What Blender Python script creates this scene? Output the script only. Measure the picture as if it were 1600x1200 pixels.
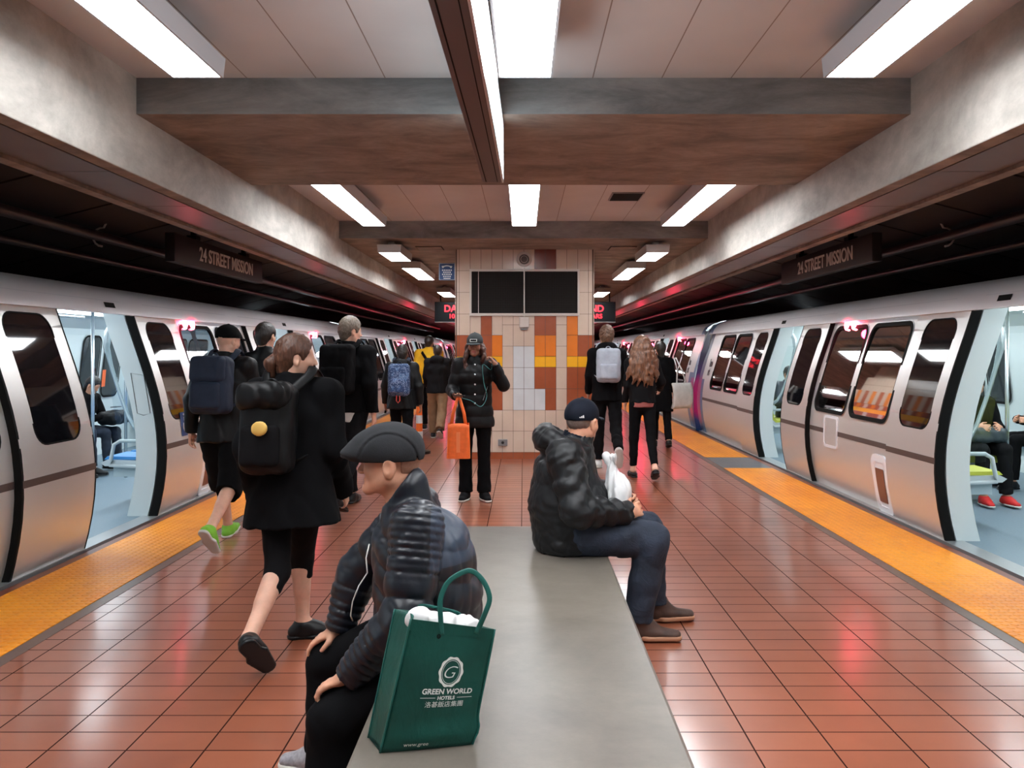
import bpy, math, random
import numpy as np
from mathutils import Vector, Matrix
SC = bpy.context.scene
COL = SC.collection
PI = math.pi
for _o in list(bpy.data.objects): bpy.data.objects.remove(_o)

# ------------------------------------------------------------------ camera, world, exposure
CAMZ, FPX, VX, VY = 1.52, 1300.0, 818.0, 549.0          # eye height, focal length and vanishing point in a 1600x1200 frame
cam_d = bpy.data.cameras.new('camera'); cam = bpy.data.objects.new('camera', cam_d); COL.objects.link(cam)
cam.location = (0, 0, CAMZ); cam.rotation_euler = (PI/2, 0, 0)
cam_d.sensor_fit = 'HORIZONTAL'; cam_d.sensor_width = 36.0; cam_d.lens = 36.0*FPX/1600
cam_d.shift_x = -(VX-800)/1600.0; cam_d.shift_y = -(600-VY)/1600.0
cam_d.clip_start = 0.05; cam_d.clip_end = 300
SC.camera = cam
w = bpy.data.worlds.new('World'); SC.world = w; w.use_nodes = True
w.node_tree.nodes['Background'].inputs[0].default_value = (0.35, 0.38, 0.42, 1)
w.node_tree.nodes['Background'].inputs[1].default_value = 0.03
SC.view_settings.view_transform = 'Standard'; SC.view_settings.look = 'None'
SC.view_settings.exposure = 0.15; SC.view_settings.gamma = 1.0; SC.view_settings.use_curve_mapping = False
SC.cycles.use_denoising = True
SC.cycles.max_bounces = 8; SC.cycles.diffuse_bounces = 4; SC.cycles.glossy_bounces = 4; SC.cycles.transparent_max_bounces = 12
SC.cycles.sample_clamp_indirect = 6.0

LAMP = 27.0
TRAINLAMP = 11.0

# ------------------------------------------------------------------ helpers
def P(px, py, Y):
    "a point seen at pixel (px, py) at distance Y"
    return Vector(((px-VX)*Y/FPX, Y, CAMZ-(py-VY)*Y/FPX))

def srgb(r, g, b):
    f = lambda c: (c/255.0/12.92) if c/255.0 <= 0.04045 else ((c/255.0+0.055)/1.055)**2.4
    return (f(r), f(g), f(b))

class NT:
    "small node tree helper"
    def __init__(s, name):
        s.m = bpy.data.materials.new(name); s.m.use_nodes = True
        s.t = s.m.node_tree; s.n = s.t.nodes; s.l = s.t.links
        s.b = s.n['Principled BSDF']
    def node(s, typ, **kw):
        nd = s.n.new(typ)
        for k, v in kw.items():
            if k.startswith('i_'): nd.inputs[k[2:].replace('_', ' ')].default_value = v
            elif k.startswith('n_'): nd.inputs[int(k[2:])].default_value = v
            else: setattr(nd, k, v)
        return nd
    def link(s, a, b): s.l.new(a, b)
    def mix(s, fac, a, b, mode='MIX'):
        m = s.n.new('ShaderNodeMix'); m.data_type = 'RGBA'; m.blend_type = mode
        for sock, v in ((m.inputs[0], fac), (m.inputs[6], a), (m.inputs[7], b)):
            if hasattr(v, 'is_output'): s.l.new(v, sock)
            elif isinstance(v, (int, float)): sock.default_value = v
            else: sock.default_value = (*v[:3], 1)
        return m.outputs[2]
    def math(s, op, a, b=None, c=None):
        m = s.n.new('ShaderNodeMath'); m.operation = op
        for i, v in enumerate((a, b, c)):
            if v is None: continue
            if hasattr(v, 'is_output'): s.l.new(v, m.inputs[i])
            else: m.inputs[i].default_value = v
        return m.outputs[0]
    def coord(s, kind='Object'):
        return s.n.new('ShaderNodeTexCoord').outputs[kind]
    def mapping(s, vec, scale=(1, 1, 1), loc=(0, 0, 0), rot=(0, 0, 0)):
        m = s.n.new('ShaderNodeMapping'); s.l.new(vec, m.inputs[0])
        m.inputs['Scale'].default_value = scale; m.inputs['Location'].default_value = loc; m.inputs['Rotation'].default_value = rot
        return m.outputs[0]
    def noise(s, vec, scale=5, detail=4, rough=.6, dist=0):
        n = s.n.new('ShaderNodeTexNoise'); s.l.new(vec, n.inputs['Vector'])
        n.inputs['Scale'].default_value = scale; n.inputs['Detail'].default_value = detail
        n.inputs['Roughness'].default_value = rough; n.inputs['Distortion'].default_value = dist
        return n.outputs[0]
    def ramp(s, fac, stops):
        r = s.n.new('ShaderNodeValToRGB'); s.l.new(fac, r.inputs[0])
        e = r.color_ramp.elements
        while len(e) < len(stops): e.new(0.5)
        for k, (p, c) in enumerate(stops):
            e[k].position = p; e[k].color = (*((c, c, c) if isinstance(c, (int, float)) else c[:3]), 1)
        return r.outputs[0]
    def bump(s, h, strength=.3, dist=.01, nrm=None):
        b = s.n.new('ShaderNodeBump'); b.inputs['Strength'].default_value = strength; b.inputs['Distance'].default_value = dist
        s.l.new(h, b.inputs['Height'])
        if nrm is not None: s.l.new(nrm, b.inputs['Normal'])
        s.l.new(b.outputs[0], s.b.inputs['Normal']); return b.outputs[0]
    def base(s, c):
        if hasattr(c, 'is_output'): s.l.new(c, s.b.inputs['Base Color'])
        else: s.b.inputs['Base Color'].default_value = (*c[:3], 1)
    def rough(s, r):
        if hasattr(r, 'is_output'): s.l.new(r, s.b.inputs['Roughness'])
        else: s.b.inputs['Roughness'].default_value = r
    def emit(s, c, k):
        s.b.inputs['Emission Color'].default_value = (*c, 1); s.b.inputs['Emission Strength'].default_value = k

def mat(name, col, rough=.5, metal=0.0, var=0.0, vscale=8.0, bump=0.0, bscale=40.0, bdist=.004, spec=None, sheen=0, coat=0, trans=0):
    "plain surface with optional colour mottling and surface grain"
    t = NT(name); t.rough(rough); t.b.inputs['Metallic'].default_value = metal
    if spec is not None: t.b.inputs['Specular IOR Level'].default_value = spec
    if sheen: t.b.inputs['Sheen Weight'].default_value = sheen; t.b.inputs['Sheen Roughness'].default_value = .4
    if coat: t.b.inputs['Coat Weight'].default_value = coat; t.b.inputs['Coat Roughness'].default_value = .1
    if trans: t.b.inputs['Transmission Weight'].default_value = trans
    if var or bump: oc = t.coord()
    if var:
        n = t.noise(oc, vscale, 5, .6)
        a = tuple(c*(1-var) for c in col); b = tuple(min(1, c*(1+var)) for c in col)
        t.base(t.ramp(n, [(.3, a), (.7, b)]))
    else: t.base(col)
    if bump: t.bump(t.noise(oc, bscale, 4, .65), bump, bdist)
    return t.m

def emat(name, col, k, base=(.8, .8, .8)):
    t = NT(name); t.base(base); t.emit(col, k); return t.m

class MB:
    "collects polygons; build() links them as one mesh object"
    def __init__(s): s.v = []; s.f = []; s.m = []
    def quad(s, a, b, c, d, mi=0):
        k = len(s.v); s.v += [tuple(a), tuple(b), tuple(c), tuple(d)]; s.f.append((k, k+1, k+2, k+3)); s.m.append(mi)
    def poly(s, pts, mi=0):
        k = len(s.v); s.v += [tuple(p) for p in pts]; s.f.append(tuple(range(k, k+len(pts)))); s.m.append(mi)
    def box(s, x0, x1, y0, y1, z0, z1, mi=0, M=None):
        c = [Vector((x, y, z)) for z in (z0, z1) for y in (y0, y1) for x in (x0, x1)]
        if M is not None: c = [M @ p for p in c]
        k = len(s.v); s.v += [tuple(p) for p in c]
        for f in ((0, 2, 3, 1), (4, 5, 7, 6), (0, 1, 5, 4), (2, 6, 7, 3), (0, 4, 6, 2), (1, 3, 7, 5)):
            s.f.append(tuple(k+i for i in f)); s.m.append(mi)
    def tube(s, pts, r, n=10, mi=0, closed=False, caps=True, flat=1.0, up=None):
        pts = [Vector(p) for p in pts]; N = len(pts); k0 = len(s.v)
        rr = r if isinstance(r, (list, tuple)) else [r]*N
        prev = None
        for i, p in enumerate(pts):
            if closed: t = (pts[(i+1) % N]-pts[i-1])
            else: t = pts[min(i+1, N-1)]-pts[max(i-1, 0)]
            t = t.normalized() if t.length > 1e-9 else Vector((0, 0, 1))
            if prev is None:
                u = Vector(up) if up is not None else (Vector((0, 0, 1)) if abs(t.z) < .9 else Vector((1, 0, 0)))
            else: u = prev
            a = (u - t*u.dot(t)); a = a.normalized() if a.length > 1e-6 else t.orthogonal().normalized()
            b = t.cross(a); prev = a
            for j in range(n):
                an = 2*PI*j/n
                s.v.append(tuple(p + a*(math.cos(an)*rr[i]) + b*(math.sin(an)*rr[i]*flat)))
        for i in range(N if closed else N-1):
            i2 = (i+1) % N
            for j in range(n):
                j2 = (j+1) % n
                s.f.append((k0+i*n+j, k0+i*n+j2, k0+i2*n+j2, k0+i2*n+j)); s.m.append(mi)
        if caps and not closed:
            s.f.append(tuple(k0+j for j in reversed(range(n)))); s.m.append(mi)
            s.f.append(tuple(k0+(N-1)*n+j for j in range(n))); s.m.append(mi)
    def lathe(s, prof, c=(0, 0, 0), n=24, mi=0, M=None):
        "profile of (radius, height) turned about z"
        k0 = len(s.v); c = Vector(c)
        for (r, z) in prof:
            for j in range(n):
                a = 2*PI*j/n; p = Vector((r*math.cos(a), r*math.sin(a), z))
                if M is not None: p = M @ p
                s.v.append(tuple(c+p))
        for i in range(len(prof)-1):
            for j in range(n):
                j2 = (j+1) % n
                s.f.append((k0+i*n+j, k0+i*n+j2, k0+(i+1)*n+j2, k0+(i+1)*n+j)); s.m.append(mi)
        s.f.append(tuple(k0+j for j in reversed(range(n)))); s.m.append(mi)
        s.f.append(tuple(k0+(len(prof)-1)*n+j for j in range(n))); s.m.append(mi)
    def grid(s, fn, nu, nv, mi=0, mf=None):
        "surface fn(u, v) -> point over the unit square"
        k0 = len(s.v)
        for i in range(nu+1):
            for j in range(nv+1): s.v.append(tuple(fn(i/nu, j/nv)))
        for i in range(nu):
            for j in range(nv):
                a = k0+i*(nv+1)+j
                s.f.append((a, a+1, a+nv+2, a+nv+1)); s.m.append(mf((i+.5)/nu, (j+.5)/nv) if mf else mi)
    def build(s, name, mats, parent=None, smooth=False, bevel=0, solid=0, subsurf=0, origin=None, angle=None):
        me = bpy.data.meshes.new(name)
        v = s.v
        if origin is not None: v = [(a-origin[0], b-origin[1], c-origin[2]) for a, b, c in v]
        me.from_pydata(v, [], s.f)
        if not isinstance(mats, (list, tuple)): mats = [mats]
        for m in mats: me.materials.append(m)
        if len(mats) > 1: me.polygons.foreach_set('material_index', s.m)
        if smooth: me.polygons.foreach_set('use_smooth', [True]*len(me.polygons))
        me.update()
        o = bpy.data.objects.new(name, me); COL.objects.link(o)
        if origin is not None: o.location = origin
        if parent is not None: o.parent = parent
        if smooth and angle:
            import bmesh
            bm = bmesh.new(); bm.from_mesh(me); bmesh.ops.remove_doubles(bm, verts=bm.verts, dist=1e-5)
            for e in bm.edges:
                if len(e.link_faces) == 2 and e.calc_face_angle(0) > math.radians(angle): e.smooth = False
            bm.to_mesh(me); bm.free()
        if solid:
            md = o.modifiers.new('s', 'SOLIDIFY'); md.thickness = solid; md.offset = 0
        if bevel:
            md = o.modifiers.new('b', 'BEVEL'); md.width = bevel; md.segments = 2; md.limit_method = 'ANGLE'
        if subsurf:
            md = o.modifiers.new('u', 'SUBSURF'); md.levels = subsurf; md.render_levels = subsurf
        return o

def tag(o, label=None, cat=None, group=None, kind=None):
    if label: o['label'] = label
    if cat: o['category'] = cat
    if group: o['group'] = group
    if kind: o['kind'] = kind
    return o
def struct(o, label=None, cat=None): return tag(o, label, cat, kind='structure')
def empty(name, loc=(0, 0, 0), rz=0.0, **kw):
    o = bpy.data.objects.new(name, None); COL.objects.link(o); o.location = loc; o.rotation_euler = (0, 0, rz)
    o.empty_display_size = .1
    return tag(o, **kw)
def copy_tree(o, loc=None, parent=None, label=None):
    c = o.copy(); COL.objects.link(c)
    if parent is not None: c.parent = parent
    if loc is not None: c.location = loc
    if label: c['label'] = label
    for ch in list(o.children): copy_tree(ch, parent=c)
    return c
def lettering(name, txt, size, m, M, parent=None, ext=.001, bold=0.0, align='CENTER', spacing=1.0, sx=1.0, wave=None):
    "raised lettering as a mesh; M places the xy plane of the text"
    cu = bpy.data.curves.new(name, 'FONT'); cu.body = txt; cu.size = size; cu.align_x = align; cu.align_y = 'CENTER'
    cu.extrude = ext; cu.offset = bold; cu.space_character = spacing
    to = bpy.data.objects.new(name, cu); COL.objects.link(to)
    dg = bpy.context.evaluated_depsgraph_get(); dg.update()
    me = bpy.data.meshes.new_from_object(to.evaluated_get(dg))
    bpy.data.objects.remove(to)
    for v in me.vertices:
        c = v.co.copy(); c.x *= sx
        v.co = (M @ c) if wave is None else wave(M @ c)
    me.name = name; me.materials.clear(); me.materials.append(m)
    o = bpy.data.objects.new(name, me); COL.objects.link(o)
    if parent is not None: o.parent = parent
    return o
def frame(o, x, y):
    "matrix with origin o and text axes x, y"
    x = Vector(x).normalized(); y = Vector(y).normalized(); z = x.cross(y)
    M = Matrix((x, y, z)).transposed().to_4x4(); M.translation = Vector(o); return M
# ------------------------------------------------------------------ setting materials
def concrete(name, a, b, rough=.75, sc=1.0, streak=(1, 1, 1), bump=.25):
    t = NT(name); oc = t.coord('Object'); mp = t.mapping(oc, streak)
    n1 = t.noise(mp, 1.6*sc, 6, .65, .6); n2 = t.noise(mp, 9*sc, 6, .7)
    c = t.ramp(n1, [(.32, a), (.66, b)])
    c = t.mix(.45, c, t.ramp(n2, [(.3, (.35, .35, .35)), (.7, (.62, .62, .62))]), 'OVERLAY')
    t.base(c); t.rough(rough); t.bump(t.noise(mp, 25*sc, 6, .7), bump, .01); return t.m
M_CONC = concrete('beam_concrete', srgb(96, 100, 102), srgb(150, 153, 154), streak=(.6, 1.6, 2.2))
M_CONCF = concrete('girder_concrete', srgb(150, 145, 138), srgb(195, 190, 182), streak=(1.5, .7, 1.2))
M_SOFFIT = concrete('soffit_concrete', srgb(104, 93, 86), srgb(156, 140, 128), streak=(.9, 1.5, 1), sc=1.3)
M_BENCH = concrete('bench_terrazzo', srgb(92, 85, 78), srgb(113, 105, 96), rough=.36, sc=.8, bump=.04)
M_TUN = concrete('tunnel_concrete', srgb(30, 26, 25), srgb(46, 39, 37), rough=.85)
M_BLACK = mat('black_rubber', (.004, .004, .004), .75, spec=.15)
M_DARK = mat('dark_void', (.012, .011, .011), .9)

def ceil_mat():
    t = NT('ceiling_panels'); oc = t.coord('Object'); sp = t.node('ShaderNodeSeparateXYZ'); t.link(oc, sp.inputs[0])
    m = t.math('PINGPONG', sp.outputs[0], .21)
    line = t.math('LESS_THAN', m, .0035)
    n = t.noise(oc, 1.2, 3, .5)
    c = t.ramp(n, [(.3, srgb(196, 196, 197)), (.7, srgb(211, 210, 210))])
    t.base(t.mix(line, c, srgb(140, 125, 118))); t.rough(.55); t.bump(t.math('MULTIPLY', line, -1.0), .5, .003); return t.m
M_CEIL = ceil_mat()

def floor_mat():
    t = NT('quarry_tile_floor'); oc = t.coord('Object'); mp = t.mapping(oc, loc=(.017, -.1225+.152, 0))
    br = t.node('ShaderNodeTexBrick', offset=0.0, squash=1.0, offset_frequency=1)
    t.link(mp, br.inputs['Vector'])
    for k, v in (('Scale', 1.0), ('Mortar Size', .0038), ('Mortar Smooth', .3), ('Bias', 0.0), ('Brick Width', .2995), ('Row Height', .1523)):
        br.inputs[k].default_value = v
    br.inputs['Color1'].default_value = (*srgb(160, 91, 64), 1); br.inputs['Color2'].default_value = (*srgb(140, 76, 53), 1)
    br.inputs['Mortar'].default_value = (*srgb(48, 26, 22), 1)
    n = t.noise(t.mapping(oc, (1, 1, 1)), 2.2, 5, .6)
    c = t.mix(.35, br.outputs[0], t.ramp(n, [(.3, srgb(122, 70, 51)), (.7, srgb(168, 100, 74))]))
    c = t.mix(br.outputs[1], c, srgb(48, 26, 22))
    t.base(c)
    n2 = t.noise(oc, 1.6, 2, .5)
    t.rough(t.mix(br.outputs[1], t.ramp(n2, [(.25, .34), (.8, .38)]), (.9, .9, .9)))
    sr = t.math('MULTIPLY_ADD', br.outputs[1], -.35, .4); t.link(sr, t.b.inputs['Specular IOR Level'])
    cw = t.math('MULTIPLY_ADD', br.outputs[1], -.8, .8); t.link(cw, t.b.inputs['Coat Weight']); t.b.inputs['Coat Roughness'].default_value = .17
    h = t.math('MULTIPLY', br.outputs[1], -1.0)
    t.bump(h, .3, .0015)
    return t.m
M_FLOOR = floor_mat()

def tactile_mat():
    t = NT('yellow_tactile'); oc = t.coord('Object')
    vo = t.node('ShaderNodeTexVoronoi', feature='F1', distance='EUCLIDEAN'); t.link(oc, vo.inputs['Vector'])
    vo.inputs['Scale'].default_value = 18.0; vo.inputs['Randomness'].default_value = 0.0
    h = t.ramp(vo.outputs['Distance'], [(.25, 1.0), (.42, 0.0)])
    n = t.noise(oc, 1.3, 5, .7)
    c = t.ramp(n, [(.25, srgb(228, 128, 18)), (.6, srgb(250, 158, 22))])
    n3 = t.noise(t.mapping(oc, (9, 3, 1)), 2.0, 3, .6)
    c = t.mix(t.ramp(n3, [(.55, 0.0), (.8, .35)]), c, srgb(190, 100, 50))
    t.base(c); t.rough(.42); t.bump(h, .9, .006); return t.m
M_YEL = tactile_mat()

# ------------------------------------------------------------------ floor
Y0, Y1 = -7.0, 62.0
mb = MB(); mb.box(-2.52, 2.52, Y0, Y1, -.3, 0); struct(mb.build('floor', M_FLOOR), 'glazed orange red quarry tile platform floor')
M_STRIP = mat('dark_edge_strip', srgb(98, 76, 68), .35, var=.15)
M_NOSE = mat('platform_nosing', srgb(120, 66, 52), .4, var=.15)
M_GRATE = NT('ribbed_grey_plate')
oc = M_GRATE.coord(); wv = M_GRATE.node('ShaderNodeTexWave', wave_type='BANDS', bands_direction='Y'); M_GRATE.link(oc, wv.inputs[0]); wv.inputs['Scale'].default_value = 8
M_GRATE.base(M_GRATE.ramp(wv.outputs[0], [(.3, srgb(70, 72, 76)), (.7, srgb(120, 122, 126))])); M_GRATE.rough(.35); M_GRATE.bump(wv.outputs[0], .8, .01); M_GRATE = M_GRATE.m
for s, nm in ((-1, 'left'), (1, 'right')):
    mb = MB(); mb.box(min(s*2.52, s*2.6), max(s*2.52, s*2.6), Y0, Y1, -.3, .002); struct(mb.build('trim_'+('1' if s < 0 else '2'), M_STRIP), 'dark strip beside the yellow tactile edge, %s platform edge' % nm)
    mb = MB(); mb.box(min(s*3.23, s*3.31), max(s*3.23, s*3.31), Y0, Y1, -.3, .001); struct(mb.build('trim_'+('3' if s < 0 else '4'), M_NOSE), 'brown nosing along the %s platform edge' % nm)
    # yellow edge tiles, interrupted by a ribbed expansion plate on the right
    mb = MB()
    segs = [(Y0, Y1)] if s < 0 else [(Y0, 10.8), (11.9, Y1)]
    for a, b in segs: mb.box(min(s*2.6, s*3.23), max(s*2.6, s*3.23), a, b, -.3, .006)
    struct(mb.build('floor_edge_'+nm, M_YEL), 'yellow tactile warning strip along the %s platform edge' % nm)
    mb = MB(); mb.box(min(s*2.5, s*3.32), max(s*2.5, s*3.32), Y0, Y1, -1.2, -.3); struct(mb.build('wall_platform_'+nm, M_TUN))
mb = MB(); mb.box(2.6, 3.23, 10.8, 11.9, -.3, .004); struct(mb.build('floor_expansion_plate', M_GRATE), 'grey ribbed expansion plate interrupting the right yellow strip')

# ------------------------------------------------------------------ ceiling, beams, girders
ZC, ZB = 3.18, 2.96
mb = MB(); mb.box(-2.36, 2.36, Y0, 10.7, ZC, ZC+.1); struct(mb.build('ceiling', M_CEIL), 'pale panelled ceiling with fine seams')
def beam(y0, y1, name, label):
    mb = MB(); mb.box(-2.36, 2.36, y0, y1, ZB, ZC+.05, 0)
    for k, f in enumerate(mb.f): mb.m[k] = 1 if k == 0 else 0
    return struct(mb.build(name, [M_CONC, M_SOFFIT]), label)
beam(-2.4, -.4, 'ceiling_beam', 'concrete ceiling beam behind the camera')
beam(5.05, 7.2, 'ceiling_beam', 'broad stained concrete beam across the ceiling in front')
mb = MB(); mb.box(-2.36, 2.36, 10.6, Y1, ZB, ZC+.05)
for k in range(len(mb.f)): mb.m[k] = 1 if k == 0 else 0
struct(mb.build('ceiling_slab', [M_CONC, M_SOFFIT]), 'low concrete ceiling slab around the tiled pillar')
M_PANEL = mat('edge_soffit_panel', srgb(112, 94, 86), .35, var=.12, vscale=3)
for s, nm in ((-1, 'left'), (1, 'right')):
    a, b = sorted((s*2.35, s*2.46))
    mb = MB(); mb.box(a, b, Y0, Y1, 2.59, 3.4, 0)
    for k in range(len(mb.f)): mb.m[k] = 1 if k == 0 else 0
    struct(mb.build('ceiling_girder_'+nm, [M_CONCF, M_SOFFIT], bevel=.008), 'long concrete girder above the %s platform edge' % nm)
    a, b = sorted((s*2.46, s*2.50)); mb = MB(); mb.box(a, b, Y0, Y1, 2.63, 3.4); struct(mb.build('trim_gap_'+nm, M_DARK))
    # soffit panels over the platform edge, separate metal trays
    mb = MB(); y = Y0
    while y < Y1-.1:
        a, b = sorted((s*2.49, s*2.84)); mb.box(a, b, y, min(y+1.192, Y1), 2.60, 2.63); y += 1.2
    struct(mb.build('ceiling_soffit_'+nm, M_PANEL), 'brown metal soffit panels above the %s platform edge' % nm)
    a, b = sorted((s*2.84, s*2.93)); mb = MB(); mb.box(a, b, Y0, Y1, 2.575, 2.66); struct(mb.build('trim_soffit_'+nm, M_SOFFIT), 'edge moulding of the %s soffit' % nm)
    # tunnel: roof over the track and curved wall
    mb = MB(); prof = [(2.93, 2.66), (2.96, 3.0), (3.4, 3.05), (4.6, 3.05), (5.6, 2.95), (6.3, 2.75), (6.8, 2.4), (7.05, 1.8), (7.1, .8), (7.1, -1.2), (3.3, -1.2)]
    for i in range(len(prof)-1):
        p, q = prof[i], prof[i+1]
        mb.quad((s*p[0], Y0, p[1]), (s*q[0], Y0, q[1]), (s*q[0], Y1, q[1]), (s*p[0], Y1, p[1]))
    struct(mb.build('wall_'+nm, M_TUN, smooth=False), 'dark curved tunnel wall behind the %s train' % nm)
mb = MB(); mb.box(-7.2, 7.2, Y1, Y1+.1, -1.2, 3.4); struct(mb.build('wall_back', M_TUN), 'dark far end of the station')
mb = MB(); mb.box(-7.2, 7.2, Y0-.1, Y0, -1.2, 3.4); struct(mb.build('wall_front', mat('rear_wall', srgb(120, 100, 90), .7)), 'wall behind the camera')
# sloping tunnel haunch panels above the trains
for s, nm in ((-1, 'left'), (1, 'right')):
    mb = MB(); y = Y0
    while y < Y1-.1:
        mb.quad((s*3.35, y+.02, 2.93), (s*3.35, y+1.18, 2.93), (s*5.9, y+1.18, 2.28), (s*5.9, y+.02, 2.28)); y += 1.2
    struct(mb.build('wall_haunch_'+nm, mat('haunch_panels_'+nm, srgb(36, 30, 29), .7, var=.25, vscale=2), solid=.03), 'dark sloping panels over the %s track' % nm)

# ------------------------------------------------------------------ lamps
M_LENS = emat('lamp_lens', (.93, .97, 1.0), LAMP)
def lens_mat():
    t = NT('lamp_lens_ribbed'); oc = t.coord(); wv = t.node('ShaderNodeTexWave', wave_type='BANDS', bands_direction='Y'); t.link(oc, wv.inputs[0]); wv.inputs['Scale'].default_value = 14
    t.base((.8, .8, .8)); t.b.inputs['Emission Color'].default_value = (.93, .97, 1, 1)
    t.link(t.math('MULTIPLY_ADD', wv.outputs[0], LAMP*.25, LAMP*.85), t.b.inputs['Emission Strength']); return t.m
M_LENS = lens_mat()
M_HOUS = mat('lamp_housing', srgb(196, 200, 206), .4)
M_HOUSW = mat('lamp_housing_grey', srgb(168, 160, 154), .5)
def lamp(cx, ya, yb, z, w, ztop, label, group='ceiling lamps', housing=M_HOUS):
    t = empty('ceiling_lamp', (cx, ya, z), label=label, cat='lamp', group=group)
    L = yb-ya; h = w/2; mb = MB(); fl = .02; H = min(.10, ztop-z)
    # housing: walls flaring to the ceiling, slim rim round the lens
    r0 = [(-h-.012, -.012), (h+.012, -.012), (h+.012, L+.012), (-h-.012, L+.012)]
    r1 = [(-h-fl, -.02), (h+fl, -.02), (h+fl, L+.02), (-h-fl, L+.02)]
    for i in range(4):
        a, b = r0[i], r0[(i+1) % 4]; c, d = r1[(i+1) % 4], r1[i]
        mb.quad((*a, 0), (*b, 0), (*c, H), (*d, H))
    mb.box(-h-.012, -h, -.012, L+.012, -.004, .01); mb.box(h, h+.012, -.012, L+.012, -.004, .01)
    mb.box(-h, h, -.012, 0, -.004, .01); mb.box(-h, h, L, L+.012, -.004, .01)
    mb.poly([(*p, H) for p in r1])
    mb.build('housing', housing, t)
    if ztop-z > H+.01:
        mb = MB()
        for yy in (L*.2, L*.8): mb.box(-.04, .04, yy-.05, yy+.05, H, ztop-z)
        mb.build('mount', housing, t)
    mb = MB(); mb.box(-h, h, 0, L, .0, .008); mb.build('lens', M_LENS, t)
    return t
NM = ['left row', 'centre row', 'right row']
for r, cx in enumerate((-1.735, .008, 1.735)):
    for (ya, yb, zz, where) in ((3.2, 4.42, 2.98, 'ending at the broad beam'), (1.95, 3.17, 2.98, 'at the top edge of the view'), (.7, 1.92, 2.98, 'above the camera'), (-4.0, -2.6, 2.98, 'behind the camera'),
                         (8.48, 9.66, 2.98, 'just before the second beam'), (7.27, 8.45, 2.98, 'just behind the broad beam')):
        if r == 1 and ya == -4.0: continue
        lamp(cx, ya, yb, zz, .27 if r == 1 else .25, ZC, 'white ceiling lamp, %s, %s' % (NM[r], where))
for r, cx in ((0, -1.735), (2, 1.735)):
    sd = 'left' if r == 0 else 'right'
    for (ya, yb, where) in ((10.75, 11.8, 'first one beyond the second beam'), (12.8, 14.9, 'second one beyond the second beam'), (18.0, 19.6, 'the one right above the display')):
        lamp(cx, ya, yb, 2.8, .27, 2.955, 'boxed lamp %s of the tiled pillar, %s' % (sd, where), housing=M_HOUSW)
    for ya in (23, 28, 33, 39, 46, 54):
        lamp(cx, ya, ya+1.6, 2.8, .27, 2.955, 'small distant ceiling lamp far along the platform', 'distant ceiling lamps', housing=M_HOUSW)
# ------------------------------------------------------------------ tiled pillar
def tile_m(name, c, var=.06):
    t = NT(name); oc = t.coord(); n = t.noise(oc, 3.0, 3, .6)
    t.base(t.ramp(n, [(.3, tuple(k*(1-var) for k in c)), (.7, tuple(min(1, k*(1+var)) for k in c))])); t.rough(.22)
    return t.m
TM = {'c': tile_m('tile_cream', srgb(208, 186, 168)), 'w': tile_m('tile_white', srgb(206, 208, 210)), 'b': tile_m('tile_terracotta', srgb(160, 84, 54), .12),
      'o': tile_m('tile_orange', srgb(222, 122, 40)), 'y': tile_m('tile_yellow', srgb(240, 176, 38)), 'd': tile_m('tile_dark_brown', srgb(92, 66, 60)),
      'g': mat('tile_grout', srgb(92, 72, 62), .8), 'r': tile_m('tile_redbrown', srgb(122, 62, 50), .12)}
TK = list(TM)
PXA, PXB, PY = -.965, .995, 11.76
def z6x(x): return (x/3.3325+560-VX)*.00905
def z6z(y): return CAMZ-(y/3.3325+360-VY)*.00905
mb = MB(); gi = TK.index('g')
mb.box(PXA+.006, PXB-.006, PY+.006, PY+3.2, 0, 2.96, gi)
def tile(x0, x1, ztop, zbot, k, face='f'):
    g = .0025
    if face == 'f': mb.box(x0+g, x1-g, PY-.004, PY+.01, zbot+g, ztop-g, TK.index(k))
cx = [525, 582, 638, 695, 750, 806, 862, 917, 973, 1029, 1085, 1142, 1198]
R = {'A': (97, 210), 'B': (210, 323), 'C': (323, 436), 'D': (436, 546), 'E': (546, 656), 'F': (656, 712), 'G': (712, 825), 'H': (825, 936), 'I': (936, 1045), 'J': (1045, 1155), 'K': (1155, 1197)}
rows = {'A': 'cccccccrrccc', 'B': 'c..........c', 'C': 'c..........c', 'D': 'ccbc...bb.oc', 'E': 'bbbo...oo.ob', 'F': 'yyyy...yy.yy', 'G': 'bbbb...bb.bb', 'H': 'ccdb...wb.bb', 'I': 'ccdc...cccccc'[:12], 'J': 'cccc...ccccc', 'K': 'bbbbbbbbbbbb'}
rows['I'] = 'ccdc...ccccc'
for k, (a, b) in R.items():
    for i in range(12):
        ch = rows[k][i]
        if ch != '.': tile(z6x(cx[i]), z6x(cx[i+1]), z6z(a), z6z(b), ch)
    for (xa, xb) in ((512, 525), (1198, 1218)):
        ch = 'c' if k in 'ABCDI J' else 'b'
        tile(z6x(xa), z6x(xb), z6z(a), z6z(b), {'F': 'y', 'K': 'b', 'H': 'c' if xa == 512 else 'b'}.get(k, ch))
for i, cols in ((4, 'ccccc'), (5, 'ccwww'), (6, 'ccwww')):
    for (a, b), ch in zip(((436, 492), (492, 603), (603, 714), (714, 825), (825, 936)), cols): tile(z6x(cx[i]), z6x(cx[i+1]), z6z(a), z6z(b), ch)
    for (a, b) in ((936, 1045), (1045, 1155)): tile(z6x(cx[i]), z6x(cx[i+1]), z6z(a), z6z(b), 'c')
for (a, b) in ((436, 492), (492, 603), (603, 714), (714, 825), (825, 936)): tile(z6x(1029), z6x(1085), z6z(a), z6z(b), 'c')
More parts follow.
